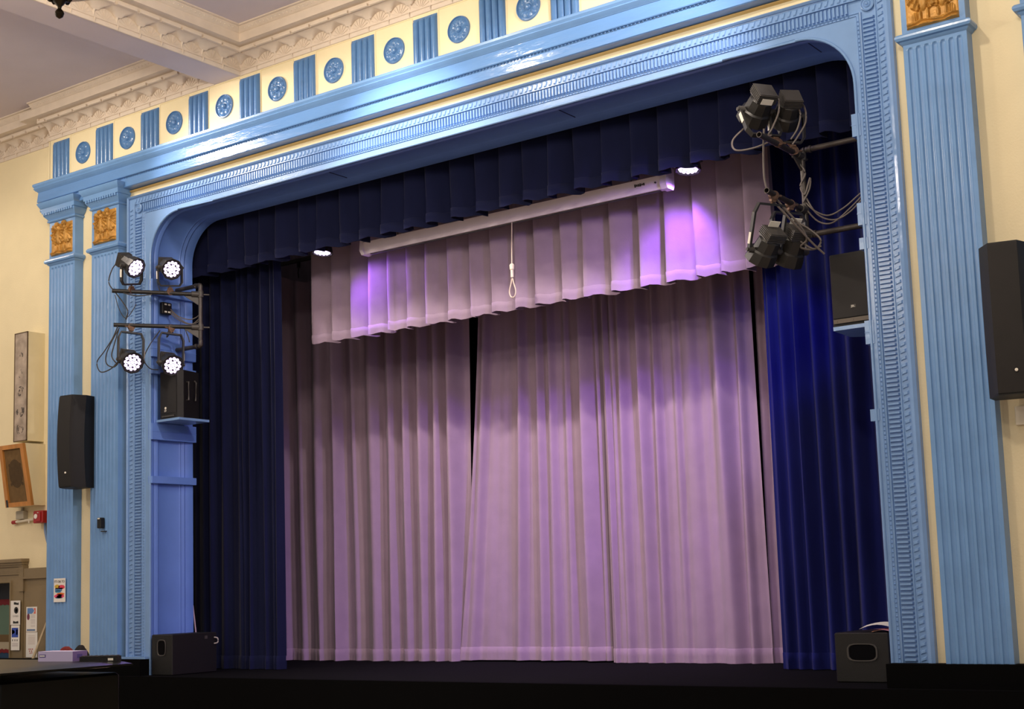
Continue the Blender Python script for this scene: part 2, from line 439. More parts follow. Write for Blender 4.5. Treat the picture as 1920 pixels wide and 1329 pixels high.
# corner rosettes
for cx, wl in ((FX0+(RL['fl'][0]+RL['fl'][1])/2, .05), (FX1-(RX['fl'][0]+RX['fl'][1])/2, .05)):
    b = MB(); b.lathe([(0,.05),(.012,.05),(.016,.042),(.008,.036),(.008,.030),(.018,.022),(.012,.014),(.022,.006),(.022,.001)], (cx, .004, FZ-.134), (0,-1,0), 20)
    b.build('corner_rosette', M['blueframe'], arch, smooth=30)
b = MB()
bandstrip(b, [(D('bead', 0), -.006), (D('bead', .2), -.012), (D('bead', .3), -.004), (D('bead', .8), -.004), (D('bead', .9), -.008), (D('bead', 1), 0)])
def bead(x, z, ux, uz, w_):
    r = .009; b.add([(x-ux*r, -.004, z-uz*r), (x-uz*r, -.004, z-ux*r), (x+ux*r, -.004, z+uz*r), (x+uz*r, -.004, z+ux*r), (x, -.014, z)], [(0,1,4),(1,2,4),(2,3,4),(3,0,4)])
along('bead', .03, bead, .55)
b.build('bead_band', M['blueframe'], arch, smooth=30)
# plain face between the bead and the rounded opening
b = MB(); ins = []; outs = []
IL, IT, IR = FX0+RL['bead'][1], FZ-RT['bead'][1], FX1-RX['bead'][1]
for x, z, n in PATH:
    ins.append((x, 0, z))
    if n == (-1, 0): outs.append((IL, 0, z))
    elif n == (1, 0): outs.append((IR, 0, z))
    elif n == (0, 1): outs.append((x, 0, IT))
    else:
        # from arc centre out to the rectangle
        left = x < -7; cx = OX0+RAD if left else OX1-RAD; cz = OZ-RAD
        tx = ((IL if left else IR)-cx)/n[0] if abs(n[0]) > 1e-6 else 1e9; tz = (IT-cz)/n[1] if n[1] > 1e-6 else 1e9
        t = min(tx, tz); outs.append((cx+n[0]*t, 0, cz+n[1]*t))
# make sure the square corners are exact
for lst_x in (IL, IR):
    k = min(range(len(outs)), key=lambda i: (outs[i][0]-lst_x)**2 + (outs[i][2]-IT)**2); outs[k] = (lst_x, 0, IT)
N = len(ins)
b.add(ins+outs, [(i, i+1, N+i+1, N+i) for i in range(N-1)])
b.build('plain_face', M['blueframe'], arch)
b = MB(); b.tube([(x, -.002, z) for x, z, n in PATH], .011, 8); b.build('edge_roll', M['blueframe'], arch, smooth=True)
# reveal with panel mouldings
prof = [(.0,0),(.040,0),(.052,.008),(.062,.001),(.095,.001),(.105,.010),(.125,.020),(.370,.020),(.385,.010),(.400,.018),(.430,.004),(.450,.014),(.480,0),(REV,0),(REV,.30)]
b = MB(); vs = []
for x, z, n in PATH:
    for y, off in prof: vs.append((x+n[0]*off, y, z+n[1]*off))
K = len(prof)
b.add(vs, [(i*K+k, i*K+k+1, (i+1)*K+k+1, (i+1)*K+k) for i in range(N-1) for k in range(K-1)])
b.build('reveal', M['reveal'], arch, smooth=35)
for x in (-8.6, -6.057, -3.89):
    b = MB(); b.box(x-.003, x+.003, .12, .37, OZ+.014, OZ+.03); b.build('soffit_joint', flat('dark_joint', (.03, .045, .16)), arch)
b = MB()
b.box(FX0-.01, FX0+.34, -.06, 0, .925, .945)
b.build('plinth', M['blueframe'], arch)
# boards fixed across the jambs
k = 0
for side in (-1, 1):
    for z0, z1 in ((4.50, 4.66), (3.875, 4.03), (3.705, 3.785), (3.05, 3.21), (2.62, 2.69) if side < 0 else (2.525, 2.605)):
        xa, xb = (OX0-.022, OX0+.038) if side < 0 else (OX1-.042, OX1+.02)
        b = MB(); b.box(xa, xb, -.006, REV+.012, z0, z1)
        if z1-z0 > .12: 
            b.box(xa - (.0 if side < 0 else .003), xb + (.003 if side < 0 else 0), -.008, REV+.014, z0+.078, z0+.082)
        nm = ['top', 'second', 'third', 'fourth', 'lowest'][k % 5]; k += 1
        o = b.build('jamb_board', M['reveal'] if side < 0 else M['blueframe'])
        tag(o, f"blue painted batten across the {'left' if side < 0 else 'right'} jamb of the stage opening, {nm} from above", 'board', 'battens across the jambs')

# ------------------------------------------------------------------ entablature
ent = thing('entablature', (-7.2, 0, 5.65), 'glossy sky blue moulded entablature above the pilasters', 'moulding')
EX0, EX1 = -12.56, 6
def eprof(b, prof, x0, x1, ret=True):
    n = len(prof)
    vs = [(x0 - (-y if ret else 0)*1.0 + .0, y, z) for y, z in prof] if False else [(x0 + (y if ret else 0), y, z) for y, z in prof]
    vs2 = [(x1, y, z) for y, z in prof]
    b.add(vs+vs2, [(i, i+1, i+1+n, i+n) for i in range(n-1)])
    if ret:   # return to the wall at the left end
        vs3 = [(x0 + y, .10, z) for y, z in prof]
        b.add(vs+vs3, [(i, i+1, i+1+n, i+n) for i in range(n-1)])
b = MB(); eprof(b, [(0, 5.985), (-.120, 5.955), (-.135, 5.945), (-.135, 5.925), (-.122, 5.905), (-.128, 5.895), (-.112, 5.875), (-.100, 5.868), (-.095, 5.860), (-.085, 5.855)], EX0, EX1)
b.build('crown', M['blue'], ent, smooth=30)
b = MB(); eprof(b, [(-.090, 5.858), (-.100, 5.752)], EX0, EX1); eprof(b, [(-.100, 5.752), (-.096, 5.745), (-.075, 5.742)], EX0, EX1); b.build('upper_fascia', M['blueent'], ent)
b = MB()
for i in range(int((4-EX0)/.034)):
    x = EX0 + .02 + i*.034
    b.add([(x, -.080, 5.741), (x+.013, -.080, 5.741), (x+.026, -.080, 5.741), (x+.013, -.098, 5.741), (x+.013, -.080, 5.732)], [(0,1,4),(1,2,4),(0,4,3),(4,2,3)])
b.build('bead_course', M['blue'], ent)
b = MB(); eprof(b, [(-.075, 5.742), (-.078, 5.648), (-.070, 5.642), (.03, 5.640)], EX0, EX1); b.build('lower_fascia', M['blueent'], ent)
b = MB(); eprof(b, [(.031, 5.640), (.012, 5.632), (.012, 5.622), (.029, 5.612)], -11.30, -3.15, False); 
o = b.build('shadow_fillet', mat('ochre_shadow_tone', (.55, .36, .12), .6), ent)  # ochre strip paints the shadow under the lower fascia on the cream

# ------------------------------------------------------------------ frieze
def rosette_mesh(b, cx, cz):
    nr = 10; na = 64
    def f(u, v):
        a = 2*math.pi*u; r = v*.1195; q = v
        pet = .5+.5*math.cos(8*a)
        pet2 = .5+.5*math.cos(16*a+math.pi)
        if q < .22: h = .020*math.sqrt(max(0, 1-(q/.24)**2)) + .008
        elif q < .32: h = .003
        elif q < .82: h = .006 + .017*math.sin((q-.32)/.5*math.pi)*(.45+.55*pet) - .004*pet2
        elif q < .88: h = .002
        else: h = .014
        if q >= .999: h = 0
        return (cx + r*math.cos(a), -h-.001, cz + r*math.sin(a))
    b.grid(f, na, 24)
def triglyph_mesh(b, cx, z0=5.985, z1=6.402, w=.265):
    hw = w/2
    b.box(cx-hw, cx+hw, -.006, 0, z0, z1)
    n = 4; p = w/n
    for k in range(n):
        c = cx-hw+(k+.5)*p
        prof = []
        nn = 8
        def f(u, v):
            a = math.pi*(1-u); r = p*.47
            zt = z1-.012
            if v < .7: z = z0 + (zt-r-z0)*(v/.7); s = 1
            else:
                q = (v-.7)/.3; s = math.cos(q*math.pi/2*.98); z = zt - r + r*math.sin(q*math.pi/2)
            return (c + r*math.cos(a), -.006 - .028*math.sin(a)*s, z)
        b.grid(f, 8, 10)
b0 = MB(); rosette_mesh(b0, 0, 0)
ros0 = None; tri0 = None
ordn = ['first', 'second', 'third', 'fourth', 'fifth', 'sixth', 'seventh', 'eighth', 'ninth', 'tenth', 'eleventh', 'twelfth', 'thirteenth', 'fourteenth']
P0 = -12.003; PP = .7218
for k in range(12):
    x = P0 + PP*k
    if ros0 is None:
        ros0 = b0.build('rosette', M['bluedk'], smooth=60); ros0.location = (x, 0, 6.190); r = ros0
    else:
        r = ros0.copy(); COL.objects.link(r); r.location = (x, 0, 6.190)
    tag(r, f'round blue flower rosette on the cream frieze, {ordn[k]} from the left end', 'rosette', 'blue rosettes along the frieze')
b0 = MB(); triglyph_mesh(b0, 0)
for k in range(12):
    x = -12.372 + PP*k + (.004 if k else .0)
    if tri0 is None:
        tri0 = b0.build('fluted_panel', M['bluedk'], smooth=45); tri0.location = (x, 0, 0); r = tri0
    else:
        r = tri0.copy(); COL.objects.link(r); r.location = (x, 0, 0)
    tag(r, f'upright blue ribbed panel on the cream frieze, {ordn[k]} from the left end', 'frieze panel', 'blue ribbed panels along the frieze')
b = MB()
for k in range(12):
    x0 = P0 + PP*k - .215; x1 = x0 + .43
    for (a, c) in (((x0, 5.99), (x0, 6.425)), ((x1, 5.99), (x1, 6.425)), ((x0, 6.425), (x1, 6.425))):
        b.tube([(a[0], .0005, a[1]), (c[0], .0005, c[1])], .0028, 4)
struct(b.build('trim_9', mat('cream_frieze_beading', (.68, .55, .30), .7)), 'thin raised panel lines on the frieze')

# ------------------------------------------------------------------ pilasters
def eagle_relief(b, xc, z0, y0, W=.355, Hh=.335):
    """two spread-winged birds, back to back, on a carved base"""
    def bump(x, z, cx, cz, rx, rz, h): 
        q = ((x-cx)/rx)**2 + ((z-cz)/rz)**2
        return h*math.sqrt(1-q) if q < 1 else 0
    def f(u, v):
        x = u*W - W/2; z = v*Hh
        h = .004
        for s, cx in ((-1, -.055), (1, .075)):
            h = max(h, bump(x, z, cx, .19, .035, .085, .030))          # breast
            h = max(h, bump(x, z, cx-.012*s, .285, .024, .030, .038))  # head
            h = max(h, bump(x, z, cx-.03*s, .075, .012, .045, .026))   # leg
            h = max(h, bump(x, z, cx+.022*s, .075, .012, .045, .026))
            h = max(h, bump(x, z, cx+.055*s, .06, .032, .055, .014)*(1+.3*math.sin(x*420)))  # tail
            # wings with feather rows
            for w_ in (-1, 1):      # wings fanning out from each shoulder
                dx_, dz_ = (x-cx)*w_, z-.255
                rr = math.hypot(dx_, dz_); an = math.atan2(dz_, max(dx_, 1e-4))
                if dx_ > .008 and rr < .105+.045*abs(math.sin(an)) and -1.35 < an < .45:
                    fth = math.sin(an*17); tier = (rr*28) % 1
                    h = max(h, .012 + .008*fth + .010*(1-tier) - .02*max(0, rr-.09))
        if z < .045: h = max(h, .014 + .010*abs(math.sin(x*34+z*18)) + .007*math.sin(z*230+math.sin(x*30)*2))
        e = min(u, 1-u, v)*40
        h *= min(1, e)
        return (xc + x, y0 - h, z0 + z)
    b.grid(f, 84, 80)
    # head rising over the top edge
    for cx, r in ((-.075, .030), (.045, .034)):
        b.lathe([(-.012, r*.5), (.004, r), (.02, r*.95), (.035, r*.55), (.040, .004)], (xc+cx, y0, z0+Hh-.008), (0,-1,0), 12)
        b.tube([(xc+cx+.01, y0-.03, z0+Hh-.005), (xc+cx+.035, y0-.034, z0+Hh-.012), (xc+cx+.042, y0-.03, z0+Hh-.03)], [.012, .008, .002], 6)
def pilaster(xc, label, w=.43, yf=-.075, zb=DECK):
    t = thing('pilaster', (xc, 0, zb), label, 'pilaster', 'blue pilasters beside the stage opening')
    hw = w/2; zr = 5.035
    # shaft with seven round-headed flutes cut into the face
    b = MB()
    nf = 7; mrg = .022; p = (w-2*mrg)/nf; g = p*.34; dep = .014
    ztop = zr-.012
    rows = []
    zs = [zb, zb+.9, zb+1.8, zb+2.7, zb+3.4, ztop-.16, ztop-.07, ztop-.05, ztop-.04, ztop-.033, ztop-.027, ztop-.022, ztop-.020, ztop]
    xs = [-hw]
    for k in range(nf):
        c = -hw+mrg+(k+.5)*p
        xs += [c-g, c-g*.85, c-g*.5, c, c+g*.5, c+g*.85, c+g]
    xs.append(hw)
    def depth(x, z):
        d = 0
        for k in range(nf):
            c = -hw+mrg+(k+.5)*p
            q = abs(x-c)/g
            if q < 1.0001:
                s = math.sqrt(max(0, 1-q*q))
                top = ztop-.022
                if z > top-g*1.2: 
                    e = (z-(top-g*1.2))/(g*1.2); s = math.sqrt(max(0, 1-q*q-e*e)) if e < 1 else 0
                d = dep*s
        return d
    nx = len(xs)
    vs = [(xc+x, yf+depth(x, z), z) for z in zs for x in xs]
    b.add(vs, [(j*nx+i, j*nx+i+1, (j+1)*nx+i+1, (j+1)*nx+i) for j in range(len(zs)-1) for i in range(nx-1)])
    b.box(xc-hw, xc-hw+.0005, yf, .03, zb, ztop); b.box(xc+hw-.0005, xc+hw, yf, .03, zb, ztop)
    b.build('shaft', M['blue'], t, smooth=50)
    def ring(b, prof, ins=0):
        # moulding wrapped round front and sides: prof (out, z)
        n = len(prof); vs = []
        for sx, cy in ((-1, 1), (-1, 0), (1, 0), (1, 1)):
            for o_, z in prof:
                vs.append((xc + sx*(hw+o_), .05 if cy else yf-o_, z))
        b.add(vs, [(r_*n+i, r_*n+i+1, (r_+1)*n+i+1, (r_+1)*n+i) for r_ in range(3) for i in range(n-1)])
        b.add([vs[n*k_+n-1] for k_ in range(4)], [(0,1,2,3)]); b.add([vs[n*k_] for k_ in range(4)], [(3,2,1,0)])
    b = MB(); ring(b, [(0, zr-.012), (.014, zr), (.018, zr+.008), (.034, zr+.014), (.042, zr+.030), (.040, zr+.045), (.028, zr+.058), (.008, zr+.062), (0, zr+.066)])
    b.build('neck_ring', M['blue'], t, smooth=30)
    b = MB(); b.box(xc-hw, xc+hw, yf, .05, zr+.05, 5.50); cb_ = b.build('capital_block', M['blue'], t)
    b = MB(); eagle_relief(b, xc-.002, 5.122, yf); er = b.build('eagle_relief', M['gold'], cb_, smooth=50); er['label'] = 'gold painted relief of two spread-winged eagles'
    b = MB(); ring(b, [(0, 5.490), (.012, 5.492), (.020, 5.502), (.018, 5.512), (.008, 5.516), (.022, 5.535), (.045, 5.560), (.052, 5.580), (.050, 5.590), (.062, 5.592), (.064, 5.640), (.072, 5.646), (.085, 5.668), (.096, 5.690), (.098, 5.702), (.090, 5.706)])
    b.build('capital', M['blue'], t, smooth=30)
    b = MB()
    n = 13
    for k in range(n):
        x = xc-hw-.035+(k+.5)*(w+.07)/n
        b.box(x-.012, x+.012, yf-.066, yf-.045, 5.566, 5.590)
    b.build('dentil_course', M['blue'], t); b = MB()
    for k in range(22):
        x = xc-hw-.05+(k+.5)*(w+.1)/22
        b.add([(x-.009, yf-.066, 5.648), (x+.009, yf-.066, 5.648), (x, yf-.066, 5.666), (x, yf-.082, 5.657)], [(0,1,3),(1,2,3),(2,0,3)])
    b.build('leaf_course', M['blue'], t)
    b = MB(); ring(b, [(0, zb), (.03, zb), (.03, .895), (.015, .91), (0, .912)]); b.build('base', M['skirt'], t)
    return t
pilaster(-12.25, 'leftmost blue fluted pilaster, with a poster taped on it')
pilaster(-11.54, 'blue fluted pilaster beside the left edge of the stage frame')
pilaster(-2.91, 'tall blue fluted pilaster just right of the stage frame')
pilaster(-2.13, 'blue pilaster cut off by the right edge of the photo')

# ------------------------------------------------------------------ curtains
def valance(name, edges, Y, z0, z1, A, m, label, cat, seed, tail=.03, hem=.09, endcurl=True):
    rnd = random.Random(seed)
    ctrl = [(-.07,.55),(-.085,.22),(-.05,.03),(0,0),(.10,.03),(.25,.16),(.45,.40),(.65,.66),(.82,.88),(.93,1.0),(.985,.96),(.975,.80)]
    pts = []
    for i in range(len(edges)-1):
        p = edges[i+1]-edges[i]; a = A*rnd.uniform(.75, 1.2); w1 = rnd.uniform(-.12, .12); sk = rnd.uniform(-.3, .3)
        for k, (u, v) in enumerate(ctrl):
            pts.append((edges[i]+u*p, v*a + math.sin(u*7+sk*5)*.006, i, u, w1, rnd.uniform(.6, 1.3) if k == 0 else None))
    pts.append((edges[-1], A*.3, len(edges)-1, 0, 0, None))
    t = thing(name, ((edges[0]+edges[-1])/2, Y, z0), label, cat)
    nz = 16
    def P(q, v, zo=0):
        x, d, i, u, w1, _ = q
        e = .45 + .55*(1-v)**.8
        slant = (1-v)*w1*.10
        r2 = random.Random(seed*31+i)
        ph = r2.uniform(0, 6)
        zz = z0 + (z1-z0)*v + (1-v)**6*(.010*math.sin(u*9+ph))
        yy = Y + (d*e) + .004*math.sin(v*7+ph+u*4) + (1-v)**3*.006*math.sin(u*20+ph)
        return (x+slant, yy, zz+zo)
    n = len(pts)
    b = MB()
    vmin = hem/(z1-z0)
    vv = [vmin + (1-vmin)*j/nz for j in range(nz+1)]
    vs = [P(q, v) for v in vv for q in pts]
    b.add(vs, [(j*n+i, j*n+i+1, (j+1)*n+i+1, (j+1)*n+i) for j in range(nz) for i in range(n-1)])
    b.build('drape', m, t, smooth=60)
    # hem: slightly proud double layer, with a thickness underneath
    b = MB(); rows = []
    for v, off in ((vmin, 0), (vmin*.96, -.006), (vmin*.5, -.008), (0, -.007), (0, .004), (vmin*.6, .006)):
        for q in pts:
            x, y, z = P(q, v); wr = .0035*math.sin(x*95+v*40)
            rows.append((x, y+off+wr*(v < vmin*.9), z))
    b.add(rows, [(j*n+i, j*n+i+1, (j+1)*n+i+1, (j+1)*n+i) for j in range(5) for i in range(n-1)])
    b.build('hem', m, t, smooth=60)
    return t
LIL = [-9.895, -9.614, -9.358, -9.107, -8.854, -8.614, -8.372, -8.104, -7.846, -7.599, -7.313, -7.087, -6.808, -6.57, -6.282, -5.997, -5.735, -5.464, -5.23, -4.991, -4.773]
valance('lilac_valance', LIL, 1.22, 4.02, 5.35, .13, M['lilac'], 'short greyish lilac pleated valance washed with violet light behind the white screen case', 'valance', 5)
BV = [-11.031, -10.731, -10.446, -10.205, -10.0, -9.749, -9.432, -9.201, -8.899, -8.653, -8.363, -8.091, -7.836, -7.552, -7.27, -7.003, -6.744, -6.482, -6.222, -5.941, -5.666, -5.404, -5.122, -4.848, -4.568, -4.292, -4.029, -3.777, -3.40]
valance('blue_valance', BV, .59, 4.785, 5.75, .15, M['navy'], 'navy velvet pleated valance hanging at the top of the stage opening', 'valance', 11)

def drape(name, X0, X1, Y, z0, z1, ridges, m, label, cat, top=None, bot=None, hem=.13, dx=.012, seed=1, flare=0, shear=(0, 0), lightedge=False):
    """ridges: (x, width left, width right, height); shear: extra x at the bottom for the left and right edges"""
    rnd = random.Random(seed)
    n = max(8, int((X1-X0)/dx)); xs = [X0+(X1-X0)*i/n for i in range(n+1)]
    rid = [(x, a, c, h, rnd.uniform(-.03, .03), rnd.uniform(0, 6)) for x, a, c, h in ridges]
    def P(x, v):
        f = (x-X0)/(X1-X0)
        y = 0
        for rx, wl, wr, h, dr, ph in rid:
            q = x - (rx + dr*(1-v) + .006*math.sin(v*5+ph))
            wl_ = wl*(1+.25*(1-v)); wr_ = wr*(1+.25*(1-v)); hh = 1.5*h*(.80+.2*v+.08*math.sin(v*6+ph))
            if -wl_ < q <= 0: s = 1+q/wl_; y = max(y, hh*(s*s*(3-2*s)))
            elif 0 < q < wr_: s = 1-q/wr_; y = max(y, hh*(s*s*(3-2*s)))
        y += .006*math.sin(x*23+v*3+seed) + .004*math.sin(x*61+v*2)
        zt = z1 + (top(f) if top else 0); zb = z0 + (bot(f) if bot else 0)
        z = zb + (zt-zb)*v
        sh = (shear[0]*(1-f)**2 + shear[1]*f**2)*(1-v)**1.3
        return (x+sh, Y-y, z)
    t = thing(name, ((X0+X1)/2, Y, z0), label, cat)
    nz = 22; vm = hem/(z1-z0); N1 = n+1
    vs = [P(x, vm+(1-vm)*j/nz) for j in range(nz+1) for x in xs]
    b = MB(); b.add(vs, [(j*N1+i, j*N1+i+1, (j+1)*N1+i+1, (j+1)*N1+i) for j in range(nz) for i in range(n)])
    b.build('drape', m, t, smooth=70)
    b = MB(); rows = []
    for v, off in ((vm, 0), (vm*.97, -.006), (vm*.5, -.008), (0, -.007), (0, .004), (vm*.6, .006)):
        for x in xs:
            p = P(x, v); wr = .003*math.sin(p[0]*140)
            rows.append((p[0], p[1]+off+wr*(v < vm*.9), p[2]))
    b.add(rows, [(j*N1+i, j*N1+i+1, (j+1)*N1+i+1, (j+1)*N1+i) for j in range(5) for i in range(n)])
    b.build('hem', m, t, smooth=70)
    return t
KU = 11.3/10.8
def ups(l): return [v*KU for v in l]
pk = [-11.01, -10.839, -10.592, -10.28, -10.028, -9.826, -9.504, -9.274, -9.07, -8.849, -8.679, -8.478]
hh = [.05, .07, .06, .10, .12, .06, .12, .11, .11, .12, .10, .11]
wl = [.06, .13, .16, .22, .16, .12, .22, .16, .15, .16, .11, .14]
wr = [.06, .03, .05, .06, .05, .06, .08, .07, .07, .08, .08, .10]
drape('stage_curtain', -11.16*KU, -8.31*KU, 2.30, .775, 5.235, list(zip(ups(pk), wl, wr, hh)), M['pink'], 'dusty pink stage curtain left of the dark gap', 'curtain',
      top=lambda f: -.24*min(1, f*4.5) + .02*math.sin(f*30), seed=3, shear=(.03, -.10))
pc = [-8.13, -8.09, -8.048, -7.67, -7.456, -7.329, -7.16, -6.952, -6.83]
drape('stage_curtain', -8.15*KU, -6.775*KU, 2.30, .785, 4.7, list(zip(ups(pc), [.04, .05, .10, .07, .06, .06, .05, .09, .05], [.05, .05, .05, .05, .06, .05, .05, .12, .04], [.05, .04, .06, .06, .06, .06, .03, .10, .05])), M['pink'],
      'dusty pink middle stage curtain with its hem lifted off the floor', 'curtain', seed=4, shear=(-.36, 0))
pr = [-6.70, -6.62, -6.523, -6.33, -6.178, -5.98, -5.85, -5.53, -5.351]
drape('stage_curtain', -6.75*KU, -5.235*KU, 2.24, .772, 4.7, list(zip(ups(pr), [.05, .06, .07, .06, .06, .06, .12, .14, .05], [.03, .04, .05, .07, .04, .05, .09, .10, .05], [.05, .04, .06, .08, .05, .03, .05, .11, .06])), M['pink'],
      'wide dusty pink stage curtain to the right of the middle one', 'curtain', seed=6, shear=(0, .03))
drape('stage_curtain', -5.235*KU, -5.045*KU, 2.33, .772, 5.6, [(-5.2*KU, .05, .05, .03), (-5.10*KU, .06, .04, .05)], M['pink'], 'narrow strip of dusty pink curtain at the far right beside the blue drape', 'curtain', seed=8)
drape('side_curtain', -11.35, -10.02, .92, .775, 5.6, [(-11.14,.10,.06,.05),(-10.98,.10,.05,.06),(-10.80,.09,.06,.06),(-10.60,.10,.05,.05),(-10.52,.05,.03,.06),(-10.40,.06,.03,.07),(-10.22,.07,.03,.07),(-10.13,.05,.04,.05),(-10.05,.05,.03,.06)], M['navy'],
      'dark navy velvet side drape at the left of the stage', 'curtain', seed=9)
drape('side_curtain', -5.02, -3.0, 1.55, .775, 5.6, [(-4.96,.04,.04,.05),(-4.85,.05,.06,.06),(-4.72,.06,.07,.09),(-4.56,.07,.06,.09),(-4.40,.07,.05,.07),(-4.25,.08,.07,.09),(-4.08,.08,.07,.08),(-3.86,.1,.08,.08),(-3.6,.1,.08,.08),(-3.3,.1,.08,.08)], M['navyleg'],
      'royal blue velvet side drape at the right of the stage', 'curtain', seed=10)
drape('masking_border', -12.1, -9.3, 2.75, 4.4, 5.9, [(-11.2,.2,.1,.04),(-10.6,.2,.1,.04),(-9.9,.2,.1,.04)], M['lilac'], 'dim mauve masking cloth high behind the curtain rail at the upper left', 'curtain', seed=12)
# track and hooks of the pink curtain
t = thing('curtain_track', (-8.4, 2.28, 5.3), 'grey curtain rail showing at the upper left above the pink curtain', 'curtain rail')
b = MB(); b.box(-11.8, -5.1, 2.26, 2.29, 5.25, 5.29); b.build('rail', M['darkgrey'], t)
for x in (-11.45, -11.1, -10.78): 
    b = MB(); b.box(x-.014, x+.014, 2.245, 2.275, 5.18, 5.25); b.tube([(x, 2.26, 5.18), (x, 2.25, 5.12), (x, 2.26, 5.06)], .007, 6); b.build('hook', M['black'], t)

# ------------------------------------------------------------------ projection screen
t = thing('projection_screen', (-7.2, .95, 4.76), 'long white projection screen case hanging below the navy valance', 'projection screen')
b = MB(); pf = [(.905, 4.765), (.925, 4.735), (.99, 4.735), (1.01, 4.76), (1.01, 4.84), (.885, 4.84)]
b.prism(pf, 0, -8.88, -5.58); b.build('housing', M['screen'], t)
pe = [(.875, 4.765), (.905, 4.725), (1.0, 4.725), (1.02, 4.76), (1.02, 4.90), (.97, 4.92), (.885, 4.87)]
for x0, x1, nm in ((-8.92, -8.88, 0), (-5.58, -5.52, 1)):
    b = MB(); b.prism(pe, 0, x0, x1); b.build('end_cap', M['screen'], t)
b = MB(); b.box(-8.84, -5.62, .945, .975, 4.727, 4.737); b.build('slat', M['black'], t)
b = MB()
for i, ch in enumerate((.012, .008, .010, .012, .006, .010)): b.box(-5.83+i*.017, -5.83+i*.017+.011, .890, .899, 4.798-ch, 4.798+ch)
b.build('maker_lettering', M['darkgrey'], t)
b = MB(); b.cyl((-5.63, .90, 4.79), (-5.63, .889, 4.79), .008, 8); b.build('screw', M['darkgrey'], t)
for x in (-8.5, -5.9):
    b = MB(); b.tube([(x, .96, 4.86), (x, .96, 6.2)], .006, 6); b.build('suspension_wire', M['darkgrey'], t)
t = thing('pull_cord', (-7.15, .92, 4.05), 'pale pull cord with a looped end hanging below the screen case', 'cord')
b = MB(); b.tube([(-7.145, .945, 4.745), (-7.15, .94, 4.55), (-7.15, .93, 4.35)], .005, 6); b.build('string', M['rope'], t)
b = MB(); b.lathe([(0,.012),(.01,.022),(.05,.020),(.06,.014),(.12,.014),(.13,.008)], (-7.15, .93, 4.355), (0,0,-1), 10); b.build('handle', M['ivory'], t)
b = MB(); b.tube(crom([(-7.15,.93,4.235),(-7.165,.93,4.18),(-7.185,.93,4.11),(-7.175,.93,4.065),(-7.15,.93,4.05),(-7.125,.93,4.065),(-7.117,.93,4.11),(-7.137,.93,4.18),(-7.15,.93,4.235)]), .006, 6); b.build('loop', M['rope'], t, smooth=True)
b = MB(); b.lathe([(0,.010),(.02,.011)], (-7.15,.93,4.245), (0,0,-1), 8); b.build('knot', M['black'], t)

